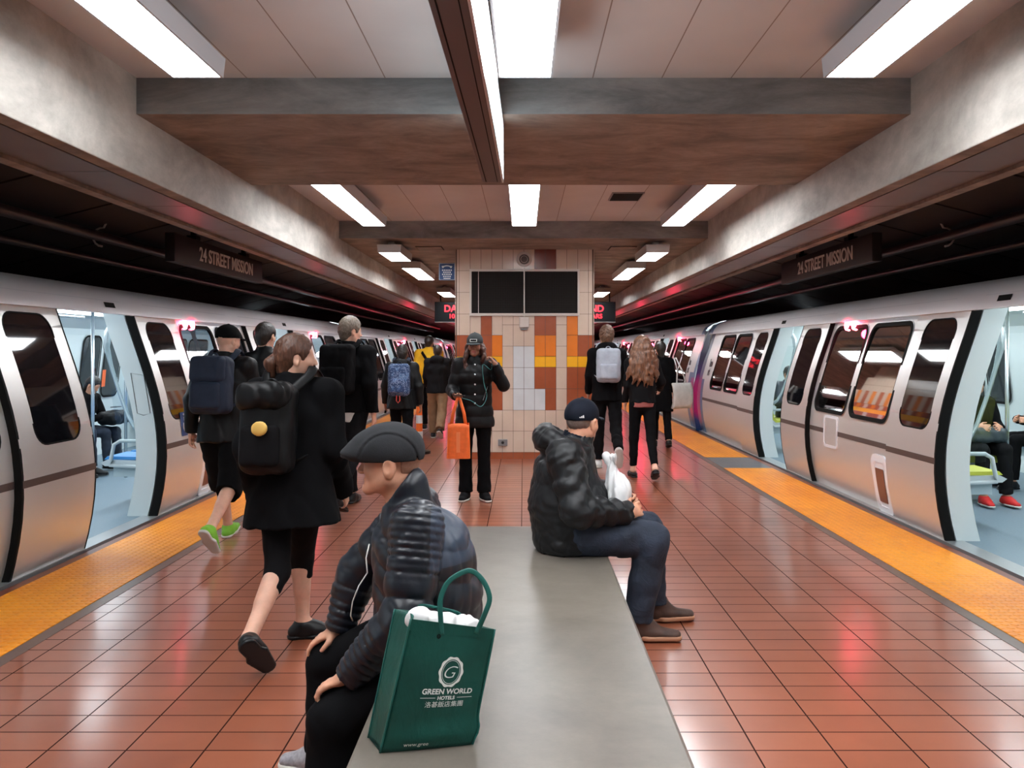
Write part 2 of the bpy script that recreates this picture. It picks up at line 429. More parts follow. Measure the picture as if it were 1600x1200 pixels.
# the two long sides in the same tile
for sx, x in ((-1, PXA), (1, PXB)):
    y = PY+.01; i = 0
    while y < PY+3.2:
        for k, (a, b) in R.items():
            ch = {'E': 'bobc', 'F': 'yyyy', 'G': 'bbcb', 'K': 'bbbb', 'D': 'cbco'}.get(k, 'cccc')[i % 4]
            mb.box(x-.004 if sx < 0 else x-.01, x+.01 if sx < 0 else x+.004, y+.0025, y+.15, z6z(b)+.0025, z6z(a)-.0025, TK.index(ch))
        y += .1524; i += 1
struct(mb.build('pillar', [TM[k] for k in TK]), 'big rectangular pillar clad in cream, white, orange, yellow and brown tiles', None)

M_WMET = mat('painted_white_metal', srgb(205, 196, 188), .4)
M_GMET = mat('grey_metal', srgb(140, 140, 142), .35, metal=.6)
M_STEEL = mat('brushed_steel', (.62, .62, .63), .28, metal=1.0)
M_BLK = mat('black_plastic', (.012, .012, .013), .4)
# ventilation / speaker grille panel
def mesh_mat():
    t = NT('perforated_black'); oc = t.coord(); v = t.node('ShaderNodeTexVoronoi', feature='F1'); t.link(oc, v.inputs['Vector']); v.inputs['Scale'].default_value = 70; v.inputs['Randomness'].default_value = 0
    t.base(t.ramp(v.outputs['Distance'], [(.25, (.003, .003, .003)), (.5, (.022, .019, .018))])); t.rough(.7); t.b.inputs['Specular IOR Level'].default_value = .15; t.bump(v.outputs['Distance'], .6, .004); return t.m
M_PERF = mesh_mat()
g = empty('wall_grille', (z6x(863), PY, z6z(324)), label='wide black perforated grille in a pale frame on the tiled pillar', cat='grille')
ox, oy, oz = g.location
def rel(x0, x1, y0, y1, z0, z1): return (x0-ox, x1-ox, y0-oy, y1-oy, z0-oz, z1-oz)
for a, b in ((590, 860), (867, 1140)):
    mb = MB(); mb.box(*rel(z6x(a), z6x(b), PY-.03, PY-.012, z6z(432), z6z(215))); mb.build('grille_panel', M_PERF, g)
mb = MB()
for a, b, c, d in ((580, 590, 446, 203), (1140, 1150, 446, 203), (590, 1140, 446, 432), (590, 1140, 215, 203), (860, 867, 432, 215)):
    mb.box(*rel(z6x(a), z6x(b), PY-.04, PY-.004, z6z(c), z6z(d)))
mb.build('frame', M_WMET, g, bevel=.002)
mb = MB(); mb.tube([(z6x(626)-ox, -.034, z6z(215)-oz), (z6x(626)-ox, -.034, z6z(432)-oz)], .004, 8); mb.build('rod', M_WMET, g)
# round loudspeaker with conduit, call box, socket
sp = empty('wall_speaker', (z6x(863), PY-.004, z6z(152)), label='round white loudspeaker at the top of the tiled pillar', cat='loudspeaker')
RX = Matrix.Rotation(PI/2, 4, 'X')
mb = MB(); mb.lathe([(.0, .0), (.105, 0), (.108, .02), (.1, .035), (.078, .038), (.07, .028), (.0, .028)], n=40, M=RX); mb.build('rim', M_WMET, sp, smooth=True, angle=35)
mb = MB(); mb.lathe([(0, .026), (.07, .028), (.068, .032), (.045, .036), (.043, .045), (.02, .05), (0, .05)], n=32, M=RX); mb.build('cone', mat('speaker_cone', srgb(90, 84, 80), .5), sp, smooth=True, angle=35)
mb = MB(); mb.lathe([(.045, .030), (.052, .034), (.045, .040)], n=32, M=RX); mb.build('ring', M_WMET, sp, smooth=True)
mb = MB(); mb.tube([(z6x(863), PY-.05, z6z(190)), (z6x(863), PY-.05, z6z(455))], .007, 10)
tag(mb.build('conduit', M_WMET), 'thin vertical conduit crossing the middle of the black grille', 'conduit')
cb = empty('call_box', (z6x(863), PY-.004, z6z(485)), label='small pale box with a rounded lower bracket under the black grille', cat='box')
mb = MB(); mb.box(-.068, .068, -.06, 0, -.06, .09); mb.build('body', M_WMET, cb, bevel=.01)
mb = MB(); mb.box(-.055, .055, -.07, 0, -.085, -.072); mb.box(-.045, .045, -.05, 0, -.095, -.085); mb.build('bracket', M_GMET, cb, bevel=.004)
ob = empty('outlet_box', (z6x(752), PY-.004, z6z(1103)), label='small grey metal outlet box low on the tiled pillar', cat='outlet')
mb = MB(); mb.box(-.066, .066, -.045, 0, -.045, .045); mb.build('body', M_GMET, ob, bevel=.005)
mb = MB(); mb.lathe([(0, .045), (.02, .046), (.02, .052), (0, .052)], n=20, M=RX); mb.build('socket', M_BLK, ob)
# telephone sign standing out from the pillar's left side
M_BLUE = mat('sign_blue', srgb(28, 62, 112), .35); M_SWHITE = mat('sign_white', srgb(205, 210, 214), .4)
ps = empty('telephone_sign', P(698.5, 424.5, 12.0), label='blue square telephone sign with a white handset and keys, left of the tiled pillar', cat='sign')
mb = MB(); mb.box(-.118, .118, -.01, .01, -.125, .125); mb.build('panel', M_BLUE, ps, bevel=.004)
mb = MB()
for a, b, c, d in ((-.112, .112, .115, .119), (-.112, .112, -.119, -.115), (-.112, -.108, -.115, .115), (.108, .112, -.115, .115)): mb.box(a, b, -.013, -.01, c, d)
mb.tube([(-.07+.14*i/12, -.014, .062+.022*math.sin(PI*i/12)) for i in range(13)], [.016 if i in (0, 1, 11, 12) else .009 for i in range(13)], 8)
for r in range(4):
    for c in range(5 - (r % 2)):
        x = (-.06+.03*c)+(.015 if r % 2 else 0); z = .02-.03*r; mb.box(x-.010, x+.010, -.014, -.01, z-.009, z+.009)
mb.box(-.05, .05, -.014, -.01, -.105, -.092)
mb.build('symbol', M_SWHITE, ps)
mb = MB(); mb.box(.118, .20, -.006, .006, -.02, .02); mb.build('bracket', M_GMET, ps)

# ------------------------------------------------------------------ LED displays, station name boards
M_LED = emat('led_red', (1.0, .012, .03), 3.0, (.2, 0, 0))
M_SIGNB = mat('sign_box_black', (.004, .004, .005), .5, spec=.15)
for s, t1, t2, nm in ((-1, 'DA', '10', 'left'), (1, 'ND', 'ARS', 'right')):
    Y = 20.0
    c = P(686 if s < 0 else 953, 488, Y)
    x0, x1 = (P(680, 488, Y).x, P(722, 488, Y).x) if s < 0 else (P(918, 488, Y).x, P(961, 488, Y).x)
    z0, z1 = P(0, 503, Y).z, P(0, 472, Y).z
    d = empty('led_display', ((x0+x1)/2, Y, (z0+z1)/2), label='black train display with red letters, hanging on the %s of the tiled pillar' % nm, cat='display', group='train displays')
    hw = (x1-x0)/2; hh = (z1-z0)/2
    mb = MB(); mb.box(-hw, hw, -.12, .12, -hh, hh); mb.build('case', M_SIGNB, d, bevel=.01)
    mb = MB(); mb.box(-hw, hw, -.125, .125, -hh-.015, -hh); mb.build('trim_rail', M_GMET, d)
    for hx in (-hw*.6, hw*.6): mb = MB(); mb.box(hx-.015, hx+.015, -.015, .015, hh, 2.955-(z0+z1)/2); mb.build('hanger', M_SIGNB, d)
    tx = P(704.5 if s < 0 else 932, 488, Y).x-(x0+x1)/2
    lettering('destination_text', t1, .22, M_LED, frame((tx, -.124, .07), (1, 0, 0), (0, 0, 1)), d, .002, .004)
    lettering('cars_text', t2, .15, M_LED, frame((tx+(.03 if s < 0 else .0), -.124, -.11), (1, 0, 0), (0, 0, 1)), d, .002, .003)
M_LETTER = mat('sign_letters_grey', srgb(226, 222, 218), .5)
M_SIGNG = mat('sign_panel_charcoal', srgb(40, 35, 38), .35)
def name_board(s):
    # parallel to the track, letters facing the platform
    nm = 'left' if s < 0 else 'right'
    if s < 0: Y0_, Y1_, xx, z0, z1 = 8.35, 11.15, -3.55, 2.43, 2.71
    else: Y0_, Y1_, xx, z0, z1 = 8.35, 11.3, 3.55, 2.43, 2.71
    yc = (Y0_+Y1_)/2
    t = empty('station_sign', (xx, yc, (z0+z1)/2), label='dark station name board reading 24 STREET MISSION above the %s train' % nm, cat='sign')
    mb = MB(); mb.box(-.05, .05, Y0_-yc, Y1_-yc, -.145, .145); mb.build('board', M_SIGNG, t, bevel=.006)
    for yy in (-.8, .8): mb = MB(); mb.box(-.02, .02, yy-.03, yy+.03, .145, .40); mb.box(-.05, .05, yy-.06, yy+.06, .145, .19); mb.build('hanger', M_SIGNB, t)
    if s < 0: M = frame((.052, .12, -.005), (0, 1, 0), (0, 0, 1))
    else: M = frame((-.052, -.1, -.005), (0, -1, 0), (0, 0, 1))
    lettering('station_name', '24 STREET MISSION', .21, M_LETTER, M, t, .002, .003, sx=.98)
name_board(-1); name_board(1)

# ------------------------------------------------------------------ the long lit sign box hung in the middle
M_BROWN = mat('brown_sign_case', srgb(72, 50, 48), .38, var=.1, vscale=2)
def map_mat():
    t = NT('lit_sign_face'); oc = t.coord(); sp_ = t.node('ShaderNodeSeparateXYZ'); t.link(oc, sp_.inputs[0])
    n = t.noise(t.mapping(oc, (1, 3, 9)), 2.2, 5, .7, 1.5)
    art = t.ramp(n, [(.35, (.05, .30, .33)), (.46, (.75, .9, .95)), (.56, (.95, .97, 1)), (.68, (.45, .42, .38))])
    far = t.math('GREATER_THAN', sp_.outputs[1], .42)
    c = t.mix(far, (.95, .97, 1.0), art)
    t.base((.05, .05, .05)); t.link(c, t.b.inputs['Emission Color']); t.b.inputs['Emission Strength'].default_value = 3.0; t.rough(.15); return t.m
sgn = empty('overhead_sign', (-.212, 3.5, 2.77), rz=math.radians(-.7), label='long brown overhead sign box with a lit face along its right side', cat='sign')
mb = MB(); mb.box(-.065, .055, -1.9, 1.72, -.19, .19)
mb.build('case', M_BROWN, sgn, bevel=.003)
mb = MB(); mb.box(-.045, -.040, -1.9, 1.69, -.193, -.188); mb.box(.026, .030, -1.9, 1.69, -.193, -.188); mb.build('groove', M_BLACK, sgn)
M_MAP = map_mat(); mb = MB(); mb.box(.055, .060, -1.88, 1.70, -.168, .175); mb.build('lit_face', M_MAP, sgn)
mb = MB(); mb.box(-.070, -.065, -1.88, 1.70, -.168, .175); mb.build('lit_face', M_MAP, sgn)
mb = MB()
for z in (-.185, .178): mb.box(.055, .066, -1.9, 1.72, z-.008, z+.008)
mb.box(.055, .066, 1.705, 1.72, -.19, .19); mb.build('edge_trim', M_STEEL, sgn)
for y in (-1.2, .6): mb = MB(); mb.box(-.02, .02, y-.04, y+.04, .19, .41); mb.build('hanger', M_BROWN, sgn)
# air vent in the second ceiling bay
vt = empty('ceiling_vent', P(978, 305, 8.9), label='small dark slotted vent in the pale ceiling beyond the broad beam', cat='vent'); vt.location.z = ZC
mb = MB(); mb.box(-.17, .17, -.22, .22, -.012, 0); mb.build('frame', M_GMET, vt)
mb = MB(); mb.box(-.155, .155, -.205, .205, -.014, -.011); mb.build('slots', M_BLACK, vt)
# small junction boxes on the slab
for (px, py, Y, lbl) in ((672, 408, 11.6, 'flat outlined hatch in the slab left of the tiled pillar'), (972, 406, 11.6, 'flat outlined hatch in the slab right of the tiled pillar')):
    p = P(px, py, Y); h = empty('ceiling_hatch', (p.x, Y, 2.96), label=lbl, cat='hatch')
    mb = MB(); mb.box(-.17, .17, -.2, .2, -.012, 0); mb.build('plate', M_SOFFIT, h)
    mb = MB(); mb.box(-.18, .18, -.21, .21, -.006, 0); mb.build('rim', M_BLACK, h)
# pipes on the tunnel side
M_PIPE = mat('tunnel_pipe', srgb(70, 64, 66), .3, metal=.5)
for s, nm in ((-1, 'left'), (1, 'right')):
    for k, (x, z, r, lb) in enumerate(((4.05, 2.62, .05, 'upper'), (4.35, 2.46, .035, 'lower'))):
        mb = MB(); mb.tube([(s*x, Y0, z), (s*x, 40, z)], r, 12)
        tag(mb.build('tunnel_pipe', M_PIPE, smooth=True, angle=40), '%s dark pipe running above the %s train' % (lb, nm), 'pipe')
    for k, y in enumerate((5.4, 8.0)):
        mb = MB(); mb.tube([(s*(4.05+.09*math.cos(a)), y, 2.62+.09*math.sin(a)) for a in np.linspace(-PI*.5, PI*.55, 9)]+[(s*3.95, y, 2.88)], .01, 8)
        tag(mb.build('pipe_hook', M_WMET, smooth=True), 'pale pipe hook above the %s train, %s' % (nm, ('away from the station sign', 'next to the station sign')[k]), 'hook', 'pipe hooks')

# ------------------------------------------------------------------ bench
bn = empty('bench', (0, 2.8, 0), label='long polished grey concrete bench both seated men sit on', cat='bench')
mb = MB(); mb.box(-.46, .445, -2.0, 2.3, .37, .45); mb.build('seat_slab', M_BENCH, bn, bevel=.012)
mb = MB(); mb.box(-.40, .385, -1.95, 2.24, 0, .372); mb.build('base', concrete('bench_base', srgb(118, 112, 104), srgb(142, 136, 128), .6), bn)

# ------------------------------------------------------------------ striped delineator post
cn = empty('delineator_post', P(655, 708, 12.4), label='slim orange and white striped marker post with a black top in the crowd', cat='marker post'); cn.location.z = 0
mb = MB(); mb.lathe([(.17, 0), (.17, .04), (.06, .055), (.055, .1)], n=28); mb.build('base', M_BLK, cn, smooth=True, angle=40)
mb = MB(); mb.lathe([(.055, .1), (.042, .72)], n=24); o = mb.build('post', mat('marker_orange', srgb(238, 110, 30), .5), cn, smooth=True, angle=40)
mb = MB()
for a, b in ((.2, .33), (.45, .57)):
    ra, rb = .055-(a-.1)*.021, .055-(b-.1)*.021; mb.lathe([(ra+.002, a), (rb+.002, b)], n=24)
mb.build('reflective_band', M_SWHITE, cn, smooth=True, angle=40)
mb = MB(); mb.lathe([(.044, .70), (.050, .73), (.05, .80), (.03, .86), (.028, .93), (.0, .95)], n=20); mb.build('cap', M_BLK, cn, smooth=True, angle=40)
# ------------------------------------------------------------------ subway cars
def steel_mat():
    t = NT('car_brushed_steel'); oc = t.coord(); n = t.noise(t.mapping(oc, (1, .6, 18)), 14, 3, .6)
    t.base((.74, .72, .70)); t.b.inputs['Metallic'].default_value = .6
    t.rough(t.ramp(n, [(.2, .30), (.8, .42)])); t.bump(n, .04, .002); return t.m
M_CAR = steel_mat()
M_CARW = mat('car_white_paint', srgb(238, 236, 240), .3, coat=.3)
M_GLINT = mat('gutter_glint', srgb(240, 240, 245), .2)  # near-white colour stands in for the specular line on the gutter
M_STRIPE = mat('car_brown_stripe', srgb(92, 78, 74), .4, metal=.3)
M_LEAFG = mat('dark_window_glass', (.006, .006, .008), .04, spec=.8)
def glass_mat():
    t = NT('car_window_glass'); n = t.n; tr = n.new('ShaderNodeBsdfTransparent'); tr.inputs[0].default_value = (.42, .45, .48, 1)
    gl = n.new('ShaderNodeBsdfGlossy'); gl.inputs['Roughness'].default_value = .03; fr = n.new('ShaderNodeFresnel'); fr.inputs[0].default_value = 1.7
    mx = n.new('ShaderNodeMixShader'); t.link(fr.outputs[0], mx.inputs[0]); t.link(tr.outputs[0], mx.inputs[1]); t.link(gl.outputs[0], mx.inputs[2])
    t.link(mx.outputs[0], n['Material Output'].inputs[0]); return t.m
M_GLASS = glass_mat()
M_CLEAR = NT('clear_screen_glass'); _tr = M_CLEAR.n.new('ShaderNodeBsdfTransparent'); _tr.inputs[0].default_value = (.86, .9, .9, 1); _gl = M_CLEAR.n.new('ShaderNodeBsdfGlossy'); _gl.inputs['Roughness'].default_value = .05; _mx = M_CLEAR.n.new('ShaderNodeMixShader'); _mx.inputs[0].default_value = .06
M_CLEAR.link(_tr.outputs[0], _mx.inputs[1]); M_CLEAR.link(_gl.outputs[0], _mx.inputs[2]); M_CLEAR.link(_mx.outputs[0], M_CLEAR.n['Material Output'].inputs[0]); M_CLEAR = M_CLEAR.m
M_LIN = mat('car_lining', srgb(196, 206, 208), .4)
M_LINB = mat('car_panel_blue_grey', srgb(168, 182, 188), .45)
M_CFLOOR = mat('car_floor', srgb(104, 122, 134), .5, var=.1, vscale=60)
M_CLIGHT = emat('car_light', (.86, .96, 1.0), TRAINLAMP)
M_SEATF = mat('seat_shell', srgb(176, 184, 188), .4); M_SEATB = mat('seat_blue', srgb(56, 128, 190), .5); M_SEATG = mat('seat_lime', srgb(178, 182, 62), .5)
M_RAIL = mat('grab_rail', srgb(200, 208, 212), .25, metal=.7)
M_SILL = mat('door_sill', srgb(180, 182, 184), .3, metal=.7)
M_RED = emat('door_lamp_red', (1.0, .07, .12), 40.0)
M_ADO = mat('advert_orange', srgb(226, 98, 44), .5)
_zc = np.polyfit([-.3, -.15, 0, .35, .6, .83, 1.17, 1.51, 1.86], [3.47, 3.42, 3.38, 3.305, 3.288, 3.303, 3.385, 3.475, 3.60], 4)
def PX(z, off=0.0): return float(np.polyval(_zc, z))+off
def hole_edges(h, z):
    ya, yb, za, zb, r = h
    d = 0.0
    if z < za+r: q = za+r-z; d = r-math.sqrt(max(r*r-q*q, 0))
    elif z > zb-r: q = z-(zb-r); d = r-math.sqrt(max(r*r-q*q, 0))
    return ya+d, yb-d
def levels(z0, z1, holes=(), n=14):
    L = set(np.round(np.linspace(z0, z1, n), 4))
    for (ya, yb, za, zb, r) in holes:
        for t in np.linspace(0, PI/2, 7):
            L.add(round(za+r*(1-math.cos(t)), 4)); L.add(round(zb-r*(1-math.cos(t)), 4))
    return [z for z in sorted(L) if z0-1e-6 <= z <= z1+1e-6]
def side_skin(mb, s, off, ya, yb, z0, z1, holes=(), mi=0, n=14):
    zl = levels(z0, z1, holes, n)
    for a, b in zip(zl[:-1], zl[1:]):
        m = (a+b)/2; cuts = []
        for h in sorted(holes):
            if h[2] < m < h[3]: cuts.append((hole_edges(h, a), hole_edges(h, b)))
        la, lb = ya, ya
        for (ea, eb) in cuts:
            mb.quad((s*PX(a, off), la, a), (s*PX(a, off), ea[0], a), (s*PX(b, off), eb[0], b), (s*PX(b, off), lb, b), mi)
            la, lb = ea[1], eb[1]
        mb.quad((s*PX(a, off), la, a), (s*PX(a, off), yb, a), (s*PX(b, off), yb, b), (s*PX(b, off), lb, b), mi)
def rrect(h, inf=0.0, n=7):
    ya, yb, za, zb, r = h; ya -= inf; yb += inf; za -= inf; zb += inf; r = max(r+inf, .005); out = []
    for (cy, cz, a0) in ((yb-r, zb-r, 0), (ya+r, zb-r, PI/2), (ya+r, za+r, PI), (yb-r, za+r, 1.5*PI)):
        for i in range(n): a = a0+PI/2*i/(n-1); out.append((cy+r*math.cos(a), cz+r*math.sin(a)))
    return out
def ring(mb, s, off, h, i0, i1, thick=.012, mi=0):
    a = rrect(h, i0); b = rrect(h, i1); N = len(a)
    for i in range(N):
        j = (i+1) % N
        p = [(s*PX(q[1], off), q[0], q[1]) for q in (a[i], a[j], b[j], b[i])]; mb.quad(*p, mi)
        p = [(s*PX(a[i][1], off), *a[i]), (s*PX(a[j][1], off), *a[j]), (s*PX(a[j][1], off+thick), *a[j]), (s*PX(a[i][1], off+thick), *a[i])]; mb.quad(*p, mi)
        p = [(s*PX(b[i][1], off), *b[i]), (s*PX(b[j][1], off), *b[j]), (s*PX(b[j][1], off+thick), *b[j]), (s*PX(b[i][1], off+thick), *b[i])]; mb.quad(*p, mi)
def pane(mb, s, off, h, mi=0):
    ya, yb, za, zb, r = h; zl = levels(za, zb, [h], 8)
    for a, b in zip(zl[:-1], zl[1:]):
        ea, eb = hole_edges(h, a), hole_edges(h, b)
        mb.quad((s*PX(a, off), ea[0], a), (s*PX(a, off), ea[1], a), (s*PX(b, off), eb[1], b), (s*PX(b, off), eb[0], b), mi)
def cap_strip(mb, s, o0, o1, y, z0, z1, mi=0, n=14, depth=0.0):
    zl = levels(z0, z1, (), n)
    for a, b in zip(zl[:-1], zl[1:]):
        mb.quad((s*PX(a, o0), y, a), (s*PX(a, o1), y, a), (s*PX(b, o1), y, b), (s*PX(b, o0), y, b), mi)
ZT = 1.85; BO = .05; JT = .23
def leaf(car, s, ya, yb, gask_lead_near, seam_near):
    "sliding door leaf between ya and yb, skin proud of the body"
    H = (ya+.16, yb-.20, .88, 1.79, .12) if gask_lead_near else (ya+.20, yb-.16, .88, 1.79, .12)
    mb = MB(); side_skin(mb, s, 0, ya, yb, -.02, ZT, [H], 0)
    cap_strip(mb, s, 0, .045, yb, -.02, ZT)
    side_skin(mb, s, .05, ya+.01, yb-.01, .0, ZT, [H], 0)
    d = mb.build('door', M_CAR, car, smooth=True, angle=40)
    mb = MB(); side_skin(mb, s, -.0015, ya, yb, .615, .665, (), n=3); mb.build('stripe', M_STRIPE, d)
    mb = MB(); pane(mb, s, .002, H); mb.build('window_glass', M_LEAFG, d, smooth=True)
    mb = MB(); ring(mb, s, -.002, H, .0, .012, .01); mb.build('window_seal', M_BLACK, d, smooth=True, angle=40)
    # black rubber on the end that faces the camera, plus the leading edge
    mb = MB()
    w = .075 if gask_lead_near else .05
    cap_strip(mb, s, -.001, w, ya-.012, -.03, ZT); side_skin(mb, s, -.001, ya-.012, ya+.012, -.03, ZT); side_skin(mb, s, w, ya-.012, ya+.012, -.03, ZT)
    if not gask_lead_near:
        side_skin(mb, s, -.001, yb-.012, yb+.008, -.03, ZT); cap_strip(mb, s, -.001, .09, yb+.008, -.03, ZT)
    mb.build('rubber_gasket', M_BLACK, d, smooth=True, angle=40)
    return d
def seat(car, s, x, y, ymat, arm=True, facing=1):
    "single shell seat, back to the platform side wall (facing=1) or to the far wall (facing=-1); x is |X| of the back"
    f = facing
    def V(dx, dy, z): return (s*(x+f*dx), y+dy, z)
    mb = MB(); prof = [(.0, .98), (.03, .98), (.05, .75), (.08, .52), (.14, .46), (.44, .47), (.50, .44), (.46, .41), (.10, .40), (.02, .46)]
    for dy0, dy1 in ((0, .46),):
        n = len(prof)
        for i in range(n):
            a, b = prof[i], prof[(i+1) % n]; mb.quad(V(a[0], dy0, a[1]), V(b[0], dy0, b[1]), V(b[0], dy1, b[1]), V(a[0], dy1, a[1]))
        mb.poly([V(p[0], dy0, p[1]) for p in prof]); mb.poly([V(p[0], dy1, p[1]) for p in prof])
    st = mb.build('seat', M_SEATF, car, bevel=.008)
    mb = MB(); prof = [(.055, .93), (.085, .90), (.10, .72), (.12, .54), (.17, .495), (.45, .50), (.48, .47), (.15, .465), (.07, .53)]
    n = len(prof); dy0, dy1 = .03, .43
    for i in range(n):
        a, b = prof[i], prof[(i+1) % n]; mb.quad(V(a[0], dy0, a[1]), V(b[0], dy0, b[1]), V(b[0], dy1, b[1]), V(a[0], dy1, a[1]))
    mb.poly([V(p[0], dy0, p[1]) for p in prof]); mb.poly([V(p[0], dy1, p[1]) for p in prof])
    mb.build('cushion', ymat, st, bevel=.012)
    mb = MB(); xs = sorted((s*(x+f*.10), s*(x+f*.40))); mb.box(xs[0], xs[1], y+.05, y+.40, .30, .41); xs = sorted((s*(x+f*0.0), s*(x+f*.12))); mb.box(xs[0], xs[1], y+.1, y+.35, .25, .45); mb.build('bracket', M_LINB, st)
    if arm:
        mb = MB(); mb.tube([V(.04, -.02, .52), V(.04, -.02, .62), V(.07, -.02, .655), V(.30, -.02, .655), V(.36, -.02, .62), V(.39, -.02, .47), V(.40, -.02, .42), V(.12, -.02, .405), V(.06, -.02, .45)], .018, 10, closed=True); mb.build('armrest', M_SEATF, st, smooth=True)
    return st
def car(s, y0, y1, doors, lamps, label, detail=1, smat=M_SEATB, close=True, access=()):
    c = empty('subway_car', (0, 0, 0), label=label, cat='train car', group='cars of the %s train' % ('left' if s < 0 else 'right'))
    c.location = (s*4.9, (y0+y1)/2, 0)
    made = []
    def B(mb, *a, **k):
        return mb.build(*a, **k)
    O, L = .65, .90
    # side wall: body panels, with window openings between the doors
    edges = [y0]+sum([[d-O-L, d+O+L] for d in doors], [])+[y1]
    wins = []
    for i in range(0, len(edges), 2):
        a, b = edges[i], edges[i+1]
        if b-a < .3: continue
        holes = []
        if 1.5 < b-a < 2.6: holes = [(a+.14, (a+b)/2-.06, .87, 1.78, .1), ((a+b)/2+.06, b-.14, .87, 1.78, .1)]
        elif b-a >= 2.6:
            lo = a+.25 if i > 0 else a+1.0; hi = b-.25 if i == 0 else b-1.0
            if hi-lo > 1.5: holes = [(lo, (lo+hi)/2-.06, .87, 1.78, .1), ((lo+hi)/2+.06, hi, .87, 1.78, .1)]
        mb = MB(); side_skin(mb, s, BO, a, b, -.25, ZT, holes); sw = B(mb, 'side_panel', M_CAR, c, smooth=True, angle=40)
        mb = MB(); side_skin(mb, s, JT+BO, a, b, 0, 2.0, holes); B(mb, 'inner_panel', M_LIN, c, smooth=True, angle=40)
        mb = MB(); side_skin(mb, s, BO-.0015, a, b, .615, .665, (), n=3); B(mb, 'stripe', M_STRIPE, sw)
        wins += holes
    for d in doors:
        for (a, b, ye) in ((d-O-L-.02, d-O, d-O), (d+O, d+O+L+.02, d+O)):
            mb = MB(); side_skin(mb, s, BO+.045, a, b, -.25, ZT); side_skin(mb, s, JT+BO, a, b, 0, 2.0); cap_strip(mb, s, .09, JT+BO, ye, -.02, 2.0); B(mb, 'door_jamb', M_LIN, c, smooth=True, angle=40)
    for h in wins:
        mb = MB(); ring(mb, s, BO-.012, h, -.012, .028, .03); fr = B(mb, 'window', M_BLACK, c, smooth=True, angle=40)
        mb = MB(); pane(mb, s, BO+.006, h); B(mb, 'window_glass', M_GLASS, fr, smooth=True)
        if detail: mb = MB(); ring(mb, s, BO-.008, h, .028, .036, .01); B(mb, 'window_trim', M_STEEL, fr, smooth=True, angle=40)
    for k, d in enumerate(doors):
        leaf(c, s, d-O-L, d-O+.03, False, True); leaf(c, s, d+O-.03+.03, d+O+L, True, False)
    # roof with fascia, thin pale strips painting the highlight along the rain gutter
    mb = MB(); prof = [(3.60, ZT-.005), (3.575, ZT), (3.583, 1.88), (3.61, 1.94), (3.66, 2.0), (3.75, 2.06), (3.95, 2.12), (4.3, 2.17), (4.9, 2.2), (5.5, 2.17), (6.1, 2.1), (6.42, 2.0), (6.5, 1.85)]
    for p, q in zip(prof[:-1], prof[1:]): mb.quad((s*p[0], y0, p[1]), (s*q[0], y0, q[1]), (s*q[0], y1, q[1]), (s*p[0], y1, p[1]))
    rf = B(mb, 'roof', M_CARW, c, smooth=True, angle=50)
    mb = MB(); yy = y0+.3
    while yy < y1-2.2:
        for k in range(1): mb.quad((s*3.617, yy, 1.957), (s*3.617, yy+2.2, 1.957), (s*3.622, yy+2.2, 1.964), (s*3.622, yy, 1.964))
        yy += 2.635
    B(mb, 'gutter_highlight', M_GLINT, rf)
    mb = MB()
    for d in doors: mb = MB(); mb.quad((s*3.588, d+.12, 1.90), (s*3.588, d+.30, 1.90), (s*3.606, d+.30, 1.945), (s*3.606, d+.12, 1.945)); B(mb, 'camera_window', M_BLACK, rf)
    # interior shell
    XF = 6.25
    mb = MB(); mb.box(*sorted((s*3.44, s*6.45)), y0, y1, -.2, .0); B(mb, 'car_floor', M_CFLOOR, c)
    mb = MB(); mb.box(*sorted((s*3.36, s*3.52)), y0+.05, y1-.05, -.03, .004)
    B(mb, 'door_sill', M_SILL, c)
    mb = MB()
    cp = [(3.70, 1.93), (3.95, 1.99), (4.5, 2.03), (5.4, 2.03), (5.95, 1.97), (6.2, 1.82)]
    for p, q in zip(cp[:-1], cp[1:]): mb.quad((s*p[0], y0, p[1]), (s*q[0], y0, q[1]), (s*q[0], y1, q[1]), (s*p[0], y1, p[1]))
    for y in (y0, y1): mb.poly([(s*3.45, y, 0), (s*3.38, y, .6), (s*3.6, y, 1.84), (s*3.75, y, 2.05), (s*4.9, y, 2.18), (s*6.1, y, 2.08), (s*6.45, y, 1.8), (s*6.45, y, 0)])
    B(mb, 'inner_ceiling', M_LIN, c)
    # far wall with dark windows
    fw = [(XF-.0, 0), (XF+.08, .5), (XF+.05, .9), (XF-.05, 1.75), (XF-.1, 1.9)]
    def FX(z): return float(np.interp(z, [p[1] for p in fw], [p[0] for p in fw]))
    mb = MB()
    for p, q in zip(fw[:-1], fw[1:]): mb.quad((s*p[0], y0, p[1]), (s*q[0], y0, q[1]), (s*q[0], y1, q[1]), (s*p[0], y1, p[1]))
    B(mb, 'far_wall', M_LIN, c)
    ys = []
    for i in range(0, len(edges), 2):
        a, b = edges[i], edges[i+1]
        if b-a > 1.5: m = (a+b)/2; ys += [(m-.95, m-.06), (m+.06, m+.95)]
    for d in doors: ys += [(d-.55, d-.08), (d+.08, d+.55)]
    for (a, b) in ys:
        h = (a, b, .86, 1.72, .1); mb = MB(); pts = rrect(h)
        mb.poly([(s*(FX(z)-.012), y, z) for y, z in pts]); o = B(mb, 'far_window', M_LEAFG, c)
        if detail:
            mb = MB(); A_, B_ = rrect(h, .0), rrect(h, .03)
            for i in range(len(A_)):
                j = (i+1) % len(A_); mb.quad(*[(s*(FX(q[1])-.018), q[0], q[1]) for q in (A_[i], A_[j], B_[j], B_[i])])
            B(mb, 'window_seal', M_BLACK, o)
    for x in (4.25, 5.6):
        mb = MB(); mb.box(*sorted((s*(x-.13), s*(x+.13))), y0+.1, y1-.1, 1.995, 2.015); B(mb, 'light_strip', M_CLIGHT, c)
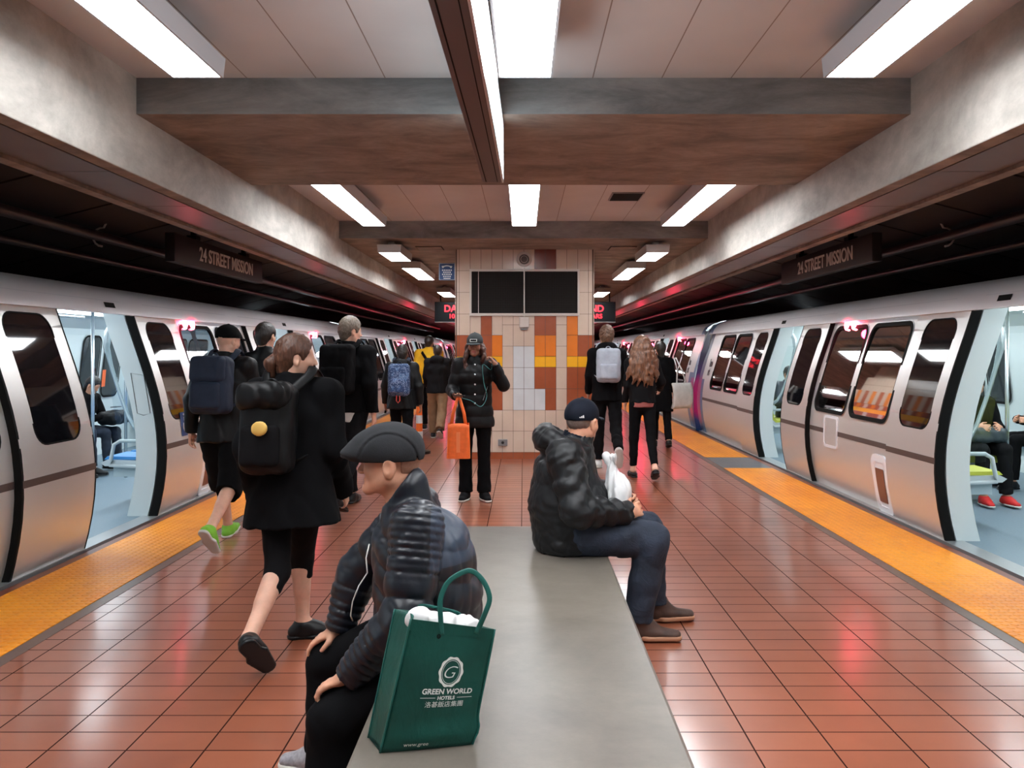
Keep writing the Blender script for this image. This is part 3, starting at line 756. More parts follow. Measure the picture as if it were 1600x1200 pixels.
    # side lamps
    for yl in lamps:
        for dy in (-.1, .1):
            mb = MB(); mb.lathe([(0, 0), (.055, .002), (.05, .02), (.0, .028)], n=20, M=Matrix.Rotation(-s*PI/2, 4, 'Y'), c=(s*(PX(1.80)+.045), yl+dy, 1.805))
            B(mb, 'door_lamp', M_RED, c, smooth=True)
        ld = bpy.data.lights.new('door_lamp_glow', 'SPOT' if yl < 16 else 'POINT'); ld.energy = 9.0 if yl < 16 else 12.0
        if yl < 16: ld.spot_size = math.radians(150); ld.spot_blend = .3
        ld.color = (1, .02, .08); ld.shadow_soft_size = .05
        lo = bpy.data.objects.new('door_lamp_glow', ld); COL.objects.link(lo); lo.parent = c; lo.location = (s*(PX(1.8)-.12), yl, 1.82); lo.rotation_euler = (0, -s*math.radians(40), 0)
    if close:
        for d in doors:
            for sy in (-1, 1):
                # curved grab rail from the windscreen by the door
                y = d+sy*(O+.30); pts = [(3.99, 2.0), (3.93, 1.80), (3.98, 1.70), (3.995, 1.56), (3.95, 1.38), (3.87, 1.12), (3.79, .90), (3.73, .80), (3.62, .72)]
                mb = MB(); mb.tube([(s*p[0], y, p[1]) for p in pts], [.028, .03, .034, .03, .018, .017, .017, .022, .03], 12); B(mb, 'grab_rail', M_RAIL, c, smooth=True)
                mb = MB(); mb.tube([(s*4.80, y+sy*1.30, .0), (s*4.80, y+sy*1.30, 2.02)], .018, 10); B(mb, 'pole', M_RAIL, c, smooth=True)
            mb = MB(); mb.tube([(s*4.4, d+1.3, 1.86), (s*4.4, d-1.3, 1.86)], .015, 8); B(mb, 'overhead_rail', M_RAIL, c, smooth=True)
            mb = MB(); mb.tube([(s*5.2, d+1.3, 1.86), (s*5.2, d-1.3, 1.86)], .015, 8); B(mb, 'overhead_rail', M_RAIL, c, smooth=True)
            for x, yy in ((4.4, d-.4), (4.4, d+.1), (4.4, d+.55), (5.2, d+.3), (5.2, d-.2)):
                mb = MB(); mb.tube([(s*x, yy, 1.87), (s*x, yy, 1.70)], .008, 8); mb.tube([(s*x+.045*math.sin(a), yy, 1.65-.055*math.cos(a)) for a in np.linspace(0, 2*PI, 16, endpoint=False)], .009, 8, closed=True); B(mb, 'hand_strap', M_BLK, c, smooth=True)
            # glazed windscreen panels either side of the door
            for sy in (-1, 1):
                y = d+sy*(O+.27); mb = MB(); mb.poly([(s*3.55, y, .55), (s*3.85, y, .60), (s*3.95, y, 1.2), (s*4.0, y, 1.6), (s*3.78, y, 1.6)]); B(mb, 'windscreen', M_CLEAR, c)
        for i in range(0, len(edges), 2):
            a, b = edges[i], edges[i+1]; lo, hi = a-.52, b+.52
            if i == 0: lo = a+.8
            if i == len(edges)-2: hi = b-.8
            y = lo; k = 0
            first = True
            while y+.46 < hi:
                seat(c, s, PX(.5)+JT+BO+.02, y, smat, arm=(k == 0)); seat(c, s, XF-.03, y, smat, arm=False, facing=-1); y += .5; k += 1
    # access panels in the side
    for (yy, kind) in access:
        if kind == 'grille':
            h = (yy-.17, yy+.17, .50, .79, .03); mb = MB(); ring(mb, s, BO-.012, h, .0, .03, .015); pf = B(mb, 'access_frame', M_CARW, c, smooth=True, angle=40)
            mb = MB(); pane(mb, s, BO-.006, h); B(mb, 'access_cover', M_CAR, pf)
        else:
            h = (yy-.14, yy+.14, .02, .52, .06); mb = MB(); ring(mb, s, BO-.02, h, -.04, .03, .03); pf = B(mb, 'access_frame', M_CARW, c, smooth=True, angle=40)
            h2 = (yy-.08, yy+.10, .10, .42, .01); mb = MB(); pane(mb, s, BO-.012, h2); B(mb, 'access_recess', mat('access_recess', srgb(120, 74, 62), .4), pf)
            mb = MB(); pane(mb, s, BO-.006, h); B(mb, 'access_cover', M_CARW, pf)
    for ch in c.children:       # parts were built in world coordinates
        ch.matrix_parent_inverse = Matrix.Translation(-c.location)
    return c
# blue and magenta end bands
def band_mat(flip):
    t = NT('car_end_graphic'); oc = t.coord(); sp_ = t.node('ShaderNodeSeparateXYZ'); t.link(oc, sp_.inputs[0])
    n = t.noise(t.mapping(oc, (1, 1.5, 1)), 1.5, 2, .5)
    z = t.math('ADD', sp_.outputs[2], t.math('MULTIPLY', n, .35))
    c = t.ramp(t.math('MULTIPLY', z, .45), [(.0, srgb(24, 36, 74)), (.16, srgb(30, 70, 130)), (.24, srgb(196, 30, 128)), (.50, srgb(180, 30, 120)), (.58, srgb(70, 40, 120)), (.70, srgb(24, 34, 84))])
    t.base(c); t.rough(.3); return t.m
M_BAND = band_mat(1); M_BANDB = mat('car_band_blue', srgb(62, 104, 150), .3, var=.25, vscale=1.5)
def end_band(c, s, ya, yb, za, zb, m, off=-.002):
    mb = MB(); side_skin(mb, s, BO+off, ya, yb, za, zb); o = mb.build('end_band', m, c, smooth=True); o.matrix_parent_inverse = Matrix.Translation(-c.location); return o
def bellows(s, y0, y1, label):
    mb = MB(); ny = 10
    for i in range(ny):
        a, b = y0+(y1-y0)*i/ny, y0+(y1-y0)*(i+1)/ny; m = (a+b)/2
        prof = [(3.45, -.3), (3.36, .3), (3.35, .8), (3.5, 1.5), (3.64, 1.9), (3.9, 2.1), (4.9, 2.17), (6.1, 2.05)]
        for p, q in zip(prof[:-1], prof[1:]):
            for (u, v, du, dv) in ((a, m, .04, 0), (m, b, 0, .04)):
                mb.quad((s*(p[0]+du), u, p[1]), (s*(q[0]+du), u, q[1]), (s*(q[0]+dv), v, q[1]), (s*(p[0]+dv), v, p[1]))
    return tag(mb.build('gangway_bellows', M_BAND), label, 'gangway')

cl = car(-1, -2.95, 16.9, [1.75, 7.02, 12.29], [8.98, 14.4], 'silver subway car nearest on the left with an open door showing seated riders', 1, M_SEATB, access=[(8.85, 'step')])
cr = car(1, -3.9, 16.0, [.74, 6.01, 11.28], [9.2], 'silver subway car nearest on the right with lime green seats inside', 1, M_SEATG, access=[(9.05, 'grille'), (7.80, 'step')])
car(-1, 17.4, 37.2, [22.0, 27.3, 32.6], [25.2, 36.3], 'second silver subway car of the left train, farther along', 0, M_SEATB, close=False)
car(1, 16.45, 36.3, [21.1, 26.4, 31.7], [19.3, 24.6, 30.0], 'second silver subway car of the right train, beyond the blue band', 0, M_SEATG, close=False)
car(-1, 37.8, 57.6, [42.4, 47.7, 53.0], [41, 46, 51], 'far silver subway car of the left train', 0, close=False)
car(1, 36.8, 56.6, [41.4, 46.7, 52.0], [40, 45, 50], 'far silver subway car of the right train', 0, close=False)
bellows(-1, 16.9, 17.4, 'dark gangway between the first and second cars of the left train')
bellows(1, 16.0, 16.45, 'navy and magenta gangway between the first and second cars of the right train')
bellows(-1, 37.2, 37.8, 'distant gangway between the second and third cars of the left train'); bellows(1, 36.3, 36.8, 'distant gangway between the second and third cars of the right train')
for (ya, yb) in ((15.55, 16.0), ):
    end_band(cr, 1, ya, yb, -.2, 1.0, M_BANDB); end_band(cr, 1, 15.85, 16.0, 1.0, ZT, M_BANDB)
    end_band(cr, 1, ya+.2, yb, -.2, ZT, M_BAND, -.004)
cr2 = [o for o in COL.objects if o.name.startswith('subway_car') and abs(o.location.y-26.375) < .1 and o.location.x > 0][0]
end_band(cr2, 1, 16.45, 17.0, -.2, 1.1, M_BANDB); end_band(cr2, 1, 16.45, 16.65, 1.0, ZT, M_BANDB); end_band(cr2, 1, 16.45, 16.75, -.2, 1.0, M_BAND, -.004)
for cc_, ya_, yb_ in ((cr, 15.72, 16.0), (cr2, 16.45, 16.7)):
    mb = MB(); prof = [(3.576, 1.848), (3.579, 1.88), (3.606, 1.94), (3.656, 2.004), (3.748, 2.066), (3.95, 2.126), (4.3, 2.176)]
    for p_, q_ in zip(prof[:-1], prof[1:]): mb.quad((p_[0], ya_, p_[1]), (q_[0], ya_, q_[1]), (q_[0], yb_, q_[1]), (p_[0], yb_, p_[1]))
    o = mb.build('roof_band', M_BANDB, cc_, smooth=True); o.matrix_parent_inverse = Matrix.Translation(-cc_.location)
for (xa, xb, ya_, yb_, za, zb, m_, n_) in ((4.38, 4.88, 8.36, 8.86, .40, .47, M_SEATG, 'seat'), (4.38, 4.88, 8.84, 8.92, .44, 1.0, M_SEATF, 'seat'), (4.55, 4.70, 8.5, 8.7, .0, .40, M_SEATF, 'seat_pedestal')):
    mb = MB(); mb.box(xa, xb, ya_, yb_, za, zb); o = mb.build(n_, m_, cr, bevel=.01); o.matrix_parent_inverse = Matrix.Translation(-cr.location)
M_LOGO = mat('car_logo_black', (.02, .02, .025), .4)
for cc, y in ((cr, 15.33), (cr2, 17.25)):
    for k, (tx, z) in enumerate((('ba', 1.30), ('rt', 1.14))):
        o = lettering('logo', tx, .19, M_LOGO, frame((PX(z, BO-.006), y, z), (0, -1, 0), (.24, 0, 1)), cc, .002, .008); o.matrix_parent_inverse = Matrix.Translation(-cc.location)
# wheelchair sticker on the left car
def side_pt(s, y, z, off): return (s*PX(z, off), y, z)
mb = MB(); h = (8.02, 8.22, .70, .93, .012); pane(mb, -1, -.004, h); stk = mb.build('access_sticker', M_BLUE, cl, smooth=True); stk.matrix_parent_inverse = Matrix.Translation(-cl.location)
mb = MB()
def q(y, z): return side_pt(-1, y, z, -.007)
mb.tube([q(8.12+.045*math.sin(a)-.01, .79-.05*math.cos(a)) for a in np.linspace(-2.4, 2.0, 14)], .006, 6)
mb.tube([q(8.10, .885), q(8.10, .83), q(8.14, .828), q(8.165, .765), q(8.185, .76)], .007, 6); mb.lathe([(0, -.012), (.012, 0), (0, .012)], c=q(8.10, .905), n=12)
o = mb.build('sticker_symbol', M_SWHITE, cl); o.matrix_parent_inverse = Matrix.Translation(-cl.location)
# inside the left car: adverts, floor emblem, jamb hatch
mb = MB(); mb.quad((-6.20, 10.9, 1.22), (-6.20, 11.15, 1.22), (-6.15, 11.15, 1.62), (-6.15, 10.9, 1.62)); o = mb.build('advert_panel', M_ADO, cl); o.matrix_parent_inverse = Matrix.Translation(-cl.location)
mb = MB(); mb.quad((-6.19, 12.2, 1.0), (-6.19, 12.3, 1.0), (-6.17, 12.3, 1.25), (-6.17, 12.2, 1.25))
o = mb.build('advert_panel', M_ADO, cl); o.matrix_parent_inverse = Matrix.Translation(-cl.location)
mb = MB(); c0 = Vector((-4.2, 7.5, .004)); N = 40
for i in range(N-6):
    a, b = 2*PI*i/N+.6, 2*PI*(i+1)/N+.6
    mb.quad(*[(c0.x+r*math.cos(t), c0.y+r*math.sin(t)*.9, .004) for r, t in ((.25, a), (.29, a), (.29, b), (.25, b))])
mb.quad((c0.x+.03, c0.y-.3, .005), (c0.x+.09, c0.y-.3, .005), (c0.x+.05, c0.y+.05, .005), (c0.x-.01, c0.y+.05, .005)); mb.quad((c0.x, c0.y, .005), (c0.x+.22, c0.y, .005), (c0.x+.22, c0.y+.05, .005), (c0.x, c0.y+.05, .005))
o = mb.build('floor_emblem', M_SWHITE, cl); o.matrix_parent_inverse = Matrix.Translation(-cl.location)
yj = 7.02+.65-.003
mb = MB(); mb.tube([(-3.50, yj, 1.30), (-3.62, yj, 1.32), (-3.56, yj, .95), (-3.50, yj, .93), (-3.44, yj, .95)], .0025, 5, closed=True)
o = mb.build('jamb_hatch', M_BLK, cl); o.matrix_parent_inverse = Matrix.Translation(-cl.location)
# ------------------------------------------------------------------ volumes: smooth bodies and garments grown from rounded cones
f32 = np.float32
def V3(*a): return np.array(a[0] if len(a) == 1 else a, dtype=np.float64)
def unit(v): v = V3(v); n = np.linalg.norm(v); return v/n if n > 1e-9 else v
class Vol:
    def __init__(s, lo, hi, h, fine=()):
        s.ax = []
        for d in range(3):
            xs = [lo[d]]
            while xs[-1] < hi[d]:
                x = xs[-1]; st = h
                for (a, b, hh) in fine:
                    if a[d]-h*.5 <= x <= b[d]: st = min(st, hh)
                xs.append(x+st)
            s.ax.append(np.array(xs, dtype=f32))
        s.f = np.full([len(a) for a in s.ax], 1.0, f32)
    def reg(s, lo, hi, m=.02):
        sl = tuple(slice(max(0, int(np.searchsorted(s.ax[d], lo[d]-m))-1), int(np.searchsorted(s.ax[d], hi[d]+m))+1) for d in range(3))
        if any(q.stop-q.start < 1 for q in sl): return None, None
        X = s.ax[0][sl[0]][:, None, None]; Y = s.ax[1][sl[1]][None, :, None]; Z = s.ax[2][sl[2]][None, None, :]
        return sl, (X, Y, Z)
    def _put(s, sl, d, k, op='add'):
        f = s.f[sl]
        if op == 'add':
            if k > 0: h = np.maximum(k-np.abs(f-d), 0)/k; s.f[sl] = np.minimum(f, d)-h*h*k*.25
            else: s.f[sl] = np.minimum(f, d)
        else:
            if k > 0: h = np.maximum(k-np.abs(f+d), 0)/k; s.f[sl] = np.maximum(f, -d)+h*h*k*.25
            else: s.f[sl] = np.maximum(f, -d)
    def cone(s, a, b, ra, rb, k=.02, w=None, q=1.0, op='add', ribs=None, fold=None):
        a = V3(a); b = V3(b); R = max(ra, rb)*max(q, 1.0)+k
        sl, c = s.reg(np.minimum(a, b)-R, np.maximum(a, b)+R)
        if sl is None: return s
        ab = b-a; L = max(np.linalg.norm(ab), 1e-6); u = ab/L
        px, py, pz = c[0]-f32(a[0]), c[1]-f32(a[1]), c[2]-f32(a[2])
        t = px*f32(u[0])+py*f32(u[1])+pz*f32(u[2]); tc = np.clip(t, 0, f32(L))
        qx, qy, qz = px-tc*f32(u[0]), py-tc*f32(u[1]), pz-tc*f32(u[2])
        d2 = qx*qx+qy*qy+qz*qz
        if w is not None and q != 1.0:
            wv = unit(w); dw = qx*f32(wv[0])+qy*f32(wv[1])+qz*f32(wv[2]); d2 = d2-dw*dw*f32(1-1/(q*q))
        r = f32(ra)+(f32(rb-ra))*tc/f32(L)
        if ribs: pitch, amp = ribs; r = r+f32(amp)*(np.sqrt(np.abs(np.sin(PI*t/f32(pitch)))+1e-4)-f32(.7))
        if fold: amp, freq, ph = fold; r = r+f32(amp)*np.sin(t*f32(freq)+f32(ph)+f32(2.2)*np.sin(qx*f32(23)+qz*f32(17)+qy*f32(19)))
        s._put(sl, np.sqrt(np.maximum(d2, 0))-r, k, op); return s
    def ell(s, c0, rad, R=None, k=.02, op='add'):
        c0 = V3(c0); rad = V3(rad); m = max(rad)+k
        sl, c = s.reg(c0-m, c0+m)
        if sl is None: return s
        p = [c[i]-f32(c0[i]) for i in range(3)]
        if R is not None: R = np.asarray(R, dtype=f32); p = [p[0]*R[i, 0]+p[1]*R[i, 1]+p[2]*R[i, 2] for i in range(3)]
        k0 = np.sqrt(sum((p[i]/f32(rad[i]))**2 for i in range(3))); k1 = np.sqrt(sum((p[i]/f32(rad[i]**2))**2 for i in range(3)))
        s._put(sl, k0*(k0-1)/np.maximum(k1, 1e-6), k, op); return s
    def box(s, c0, half, R=None, r=.01, k=.01, op='add'):
        c0 = V3(c0); half = V3(half); m = np.linalg.norm(half)+r+k
        sl, c = s.reg(c0-m, c0+m)
        if sl is None: return s
        p = [c[i]-f32(c0[i]) for i in range(3)]
        if R is not None: R = np.asarray(R, dtype=f32); p = [p[0]*R[i, 0]+p[1]*R[i, 1]+p[2]*R[i, 2] for i in range(3)]
        q = [np.abs(p[i])-f32(half[i]-r) for i in range(3)]
        o = np.sqrt(sum(np.maximum(x, 0)**2 for x in q)); i_ = np.minimum(np.maximum(np.maximum(q[0], q[1]), q[2]), 0)
        s._put(sl, o+i_-f32(r), k, op); return s
    def cut(s, p, n, c0=None, rad=None):
        "remove what lies on the +n side of p (inside a ball if given)"
        n = unit(n); p = V3(p)
        if c0 is None: sl = (slice(None),)*3; c = (s.ax[0][:, None, None], s.ax[1][None, :, None], s.ax[2][None, None, :])
        else: sl, c = s.reg(V3(c0)-rad, V3(c0)+rad)
        if sl is None: return s
        d = (c[0]-f32(p[0]))*f32(n[0])+(c[1]-f32(p[1]))*f32(n[1])+(c[2]-f32(p[2]))*f32(n[2])
        if c0 is not None:
            b = np.sqrt((c[0]-f32(c0[0]))**2+(c[1]-f32(c0[1]))**2+(c[2]-f32(c0[2]))**2)-f32(rad)
            d = np.minimum(d, -b)
        s.f[sl] = np.maximum(s.f[sl], d); return s
    def disp(s, fn, band=.03):
        m = np.argwhere(np.abs(s.f) < band); p = np.stack([s.ax[d][m[:, d]] for d in range(3)], 1).astype(np.float64)
        s.f[m[:, 0], m[:, 1], m[:, 2]] += fn(p).astype(f32); return s
    def path(s, pts, rad, k=.01, **kw):
        for i in range(len(pts)-1):
            ra, rb = (rad[i], rad[i+1]) if isinstance(rad, (list, tuple)) else (rad, rad)
            s.cone(pts[i], pts[i+1], ra, rb, k, **kw)
        return s
    def wrinkle(s, amp, scale=18, seed=0, vec=(1, 1, .45), band=.03):
        m = np.argwhere(np.abs(s.f) < band)
        if not len(m): return s
        x = s.ax[0][m[:, 0]]*scale*vec[0]; y = s.ax[1][m[:, 1]]*scale*vec[1]; z = s.ax[2][m[:, 2]]*scale*vec[2]
        a = x+1.7*np.sin(.9*z+seed)+.6*np.sin(1.9*y+2*seed); b = y*1.1+1.5*np.sin(.8*x-seed*1.3); c = z*1.3+1.4*np.sin(1.1*y+seed)
        n = (1-np.abs(np.sin(a+b)))**1.5+(1-np.abs(np.sin(c*1.2-b*.7+seed)))**1.5*.8+.4*np.sin(2.3*a-1.7*c)
        s.f[m[:, 0], m[:, 1], m[:, 2]] += (amp*(n-.8)).astype(f32); return s
    def mesh(s, name, mats, parent=None, matfn=None, smooth=2):
        f = s.f; f[0] = f[-1] = 1; f[:, 0] = f[:, -1] = 1; f[:, :, 0] = f[:, :, -1] = 1
        S = f < 0
        cnt = sum(S[i:i+f.shape[0]-1, j:j+f.shape[1]-1, k:k+f.shape[2]-1].astype(np.int8) for i in (0, 1) for j in (0, 1) for k in (0, 1))
        act = (cnt > 0) & (cnt < 8); A = np.argwhere(act); idx = np.full(act.shape, -1, np.int32); idx[act] = np.arange(len(A))
        pos = np.zeros((len(A), 3), np.float64); num = np.zeros(len(A))
        cor = [(i, j, k) for i in (0, 1) for j in (0, 1) for k in (0, 1)]
        for a in cor:
            for d in range(3):
                if a[d]: continue
                b = list(a); b[d] = 1
                fa = f[A[:, 0]+a[0], A[:, 1]+a[1], A[:, 2]+a[2]]; fb = f[A[:, 0]+b[0], A[:, 1]+b[1], A[:, 2]+b[2]]
                cr = (fa < 0) != (fb < 0); t = np.where(cr, fa/np.where(cr, fa-fb, 1), 0)
                q = np.tile(np.array(a, float), (len(A), 1)); q[:, d] += t
                pos[cr] += q[cr]; num[cr] += 1
        pos = A+pos/np.maximum(num, 1)[:, None]
        P3 = np.stack([np.interp(pos[:, d], np.arange(len(s.ax[d])), s.ax[d]) for d in range(3)], 1)
        quads = []
        for d in range(3):
            e1, e2 = [(1, 2), (2, 0), (0, 1)][d]
            lo = [slice(None)]*3; hi = [slice(None)]*3; lo[d] = slice(0, -1); hi[d] = slice(1, None)
            ch = S[tuple(lo)] != S[tuple(hi)]; E = np.argwhere(ch)
            ok = (E[:, e1] > 0) & (E[:, e2] > 0) & (E[:, e1] < act.shape[e1]) & (E[:, e2] < act.shape[e2]); E = E[ok]
            if not len(E): continue
            ins = S[E[:, 0], E[:, 1], E[:, 2]]
            def cell(o1, o2):
                q = E.copy(); q[:, e1] -= o1; q[:, e2] -= o2; return idx[q[:, 0], q[:, 1], q[:, 2]]
            Q = np.stack([cell(1, 1), cell(0, 1), cell(0, 0), cell(1, 0)], 1)
            Q[~ins] = Q[~ins][:, ::-1]; quads.append(Q)
        Q = np.concatenate(quads); Q = Q[(Q >= 0).all(1)]
        # a little relaxation
        for it in range(smooth):
            acc = np.zeros_like(P3); n = np.zeros(len(P3))
            for i in range(4):
                a, b = Q[:, i], Q[:, (i+1) % 4]
                for d in range(3): acc[:, d] += np.bincount(a, P3[b, d], len(P3))+np.bincount(b, P3[a, d], len(P3))
                n += np.bincount(a, minlength=len(P3))+np.bincount(b, minlength=len(P3))
            P3 = P3*.5+acc/np.maximum(n, 1)[:, None]*.5
        me = bpy.data.meshes.new(name)
        me.vertices.add(len(P3)); me.vertices.foreach_set('co', P3.astype(f32).ravel())
        me.loops.add(len(Q)*4); me.loops.foreach_set('vertex_index', Q.astype(np.int32).ravel())
        me.polygons.add(len(Q)); me.polygons.foreach_set('loop_start', np.arange(0, len(Q)*4, 4, dtype=np.int32))
        try: me.polygons.foreach_set('loop_total', np.full(len(Q), 4, np.int32))
        except Exception: pass
        if not isinstance(mats, (list, tuple)): mats = [mats]
        for m in mats: me.materials.append(m)
        if matfn is not None:
            ctr = P3[Q].mean(1); me.polygons.foreach_set('material_index', matfn(ctr).astype(np.int32))
        me.polygons.foreach_set('use_smooth', [True]*len(Q))
        me.update(calc_edges=True); me.validate()
        o = bpy.data.objects.new(name, me); COL.objects.link(o)
        if parent is not None: o.parent = parent
        return o

# ------------------------------------------------------------------ people
def skin_mat(name, c, var=.08):
    t = NT(name); oc = t.coord(); n = t.noise(oc, 22, 4, .6); t.base(t.ramp(n, [(.3, tuple(k*(1-var) for k in c)), (.7, tuple(k*(1+var) for k in c))]))
    t.rough(.48); t.b.inputs['Subsurface Weight'].default_value = .12; t.b.inputs['Subsurface Radius'].default_value = (.012, .005, .003); t.b.inputs['Subsurface Scale'].default_value = .5
    t.bump(t.noise(oc, 160, 3, .6), .12, .001); return t.m
SK_A = skin_mat('skin_warm', srgb(206, 150, 122)); SK_B = skin_mat('skin_fair', srgb(222, 172, 148)); SK_C = skin_mat('skin_brown', srgb(152, 104, 82))
def cloth(name, c, rough=.8, bump=.25, sc=180, sheen=.0, var=.12, spec=.3):
    t = NT(name); oc = t.coord(); n = t.noise(oc, 9, 4, .6); t.base(t.ramp(n, [(.3, tuple(k*(1-var) for k in c)), (.7, tuple(min(1, k*(1+var)) for k in c))])); t.rough(rough)
    t.b.inputs['Specular IOR Level'].default_value = spec; t.b.inputs['Sheen Weight'].default_value = sheen
    b1 = t.bump(t.noise(oc, sc, 3, .6), bump, .0015); t.bump(t.noise(oc, 11, 2, .5), .16, .02, b1); return t.m
C_BLACK = cloth('cloth_black', (.0042, .0042, .005), .9, spec=.1); C_BLACK2 = cloth('cloth_black_soft', (.0062, .006, .007), .85, spec=.12); C_BLACKN = cloth('nylon_black', (.0045, .0047, .0055), .5, .08, spec=.22)
C_NAVY = cloth('nylon_navy', srgb(30, 36, 50), .40, .08, spec=.5); C_PACKN = cloth('pack_navy', srgb(34, 44, 62), .75); C_CHAR = cloth('felt_charcoal', srgb(40, 41, 44), .95, .4, 260, .0, .2)
C_NAVYC = cloth('cap_navy', srgb(13, 18, 31), .8, spec=.2); C_WHITE = cloth('cloth_white', srgb(206, 204, 200), .8); C_KHAKI = cloth('cloth_khaki', srgb(136, 108, 82), .85); C_YEL = cloth('cloth_yellow', srgb(232, 180, 36), .7)
C_GREY = cloth('cloth_grey', srgb(160, 166, 176), .85); C_PINK = cloth('cloth_dusty_red', srgb(150, 84, 80), .8); C_HOOD = cloth('cloth_dark_hoodie', (.008, .008, .0095), .85, spec=.12)
C_RUB = mat('shoe_sole_white', srgb(212, 208, 200), .6); C_SHOE = mat('shoe_black', (.006, .006, .007), .4, spec=.3)
def denim():
    t = NT('denim_blue'); oc = t.coord(); n = t.noise(oc, 6, 4, .6); t.base(t.ramp(n, [(.3, srgb(22, 28, 40)), (.72, srgb(46, 56, 74))])); t.rough(.85)
    b1 = t.bump(t.noise(oc, 220, 2, .6), .3, .0015); t.bump(t.noise(oc, 12, 4, .6, 1), .4, .02, b1); return t.m
C_DEN = denim()
def hair_mat(name, a, b, sc=(90, 90, 9)):
    t = NT(name); oc = t.coord(); n = t.noise(t.mapping(oc, sc), 1.0, 4, .65, .6); t.base(t.ramp(n, [(.3, a), (.7, b)])); t.rough(.42); t.bump(n, .7, .006); return t.m
H_DARK = hair_mat('hair_dark', (.010, .008, .007), (.028, .02, .016)); H_BROWN = hair_mat('hair_brown', srgb(60, 36, 26), srgb(104, 66, 48)); H_GREYB = hair_mat('hair_greying', srgb(78, 66, 56), srgb(134, 120, 106), (120, 120, 60))
H_AUB = hair_mat('hair_auburn', srgb(40, 24, 18), srgb(138, 92, 64)); H_SAND = hair_mat('hair_sandy', srgb(58, 38, 28), srgb(122, 86, 62), (110, 110, 60)); H_WAVY = hair_mat('hair_dark_red', srgb(34, 20, 18), srgb(98, 58, 46))
M_EYE = mat('eye_white', (.75, .72, .70), .2); M_IRIS = mat('eye_iris', (.02, .012, .008), .15); M_LIP = mat('lips', srgb(160, 92, 82), .5); M_BROW = mat('eyebrow', (.015, .011, .009), .8)

def frameR(F, U):
    F = unit(F); U = V3(U); U = unit(U-F*np.dot(U, F)); Rr = np.cross(F, U); return Rr, F, U
def pose(H=1.7, lean=4, thigh=(20, -18), knee=(5, 25), foot=(5, -25), arm=(-15, 18), abd=(8, 8), elbow=(15, 20), head_yaw=0, head_pitch=0, hw=1.0, twist=0, toe_out=6, armout=(0, 0)):
    s = H; lx = math.radians(lean); up = V3(0, math.sin(lx), math.cos(lx)); J = {'H': H}
    J['lat'] = V3(math.cos(math.radians(twist)), math.sin(math.radians(twist)), 0); J['fwd'] = np.cross(up, J['lat'])
    pel = V3(0, 0, 0); sgn = {'L': -1, 'R': 1}
    low = 1e9
    for i, k in enumerate('LR'):
        hip = pel+V3(sgn[k]*.052*s*hw, 0, -.02*s); th = math.radians(thigh[i]); kn = hip+.245*s*V3(.02*sgn[k], math.sin(th), -math.cos(th))
        sh = th-math.radians(knee[i]); an = kn+.235*s*V3(0, math.sin(sh), -math.cos(sh)); fp = math.radians(foot[i]); to = math.radians(toe_out)*sgn[k]
        fd = V3(math.sin(to)*math.cos(fp), math.cos(to)*math.cos(fp), math.sin(fp)); fu = V3(0, -math.sin(fp), math.cos(fp))
        J['hip'+k], J['kn'+k], J['an'+k], J['fd'+k], J['fu'+k] = hip, kn, an, fd, fu
        for p in (an-fu*.085*(s/1.7)-fd*.05, an-fu*.085*(s/1.7)+fd*.17): low = min(low, p[2])
    dz = V3(0, 0, -low)
    for k in 'LR':
        for n in ('hip', 'kn', 'an'): J[n+k] = J[n+k]+dz
    pel = pel+dz; J['pel'] = pel
    J['waist'] = pel+up*.10*s; J['chest'] = pel+up*.215*s; J['neck'] = pel+up*.325*s
    for i, k in enumerate('LR'):
        g = sgn[k]; shp = pel+up*.288*s+J['lat']*g*.098*s*hw; a = math.radians(arm[i]); b = math.radians(abd[i]); e = math.radians(elbow[i])
        ud = J['lat']*g*math.sin(b)+J['fwd']*math.sin(a)*math.cos(b)-V3(0, 0, 1)*math.cos(a)*math.cos(b); el = shp+.165*s*ud
        fd = J['lat']*g*math.sin(b)*.3+J['fwd']*math.sin(a+e)-V3(0, 0, 1)*math.cos(a+e)+J['lat']*(-g)*math.sin(math.radians(armout[i])); fd = unit(fd); wr = el+.15*s*fd
        J['sh'+k], J['el'+k], J['wr'+k], J['hd'+k] = shp, el, wr, fd
        n = -J['lat']*g; n = n-fd*np.dot(n, fd); J['hn'+k] = unit(n)
    hy = math.radians(head_yaw); hp = math.radians(head_pitch)
    J['hF'] = unit(J['fwd']*math.cos(hy)*math.cos(hp)+J['lat']*math.sin(hy)*math.cos(hp)+V3(0, 0, 1)*math.sin(hp)); J['hU'] = V3(0, 0, 1)
    J['head'] = J['neck']+up*.018*s+V3(0, .012, .062*s+.01)+J['fwd']*.01
    return J
def shift(J, v):
    v = V3(v); return {k: (x+v if isinstance(x, np.ndarray) and k[:2] in ('hi', 'kn', 'an', 'pe', 'wa', 'ch', 'ne', 'sh', 'el', 'wr', 'he') and k != 'H' else x) for k, x in J.items()}
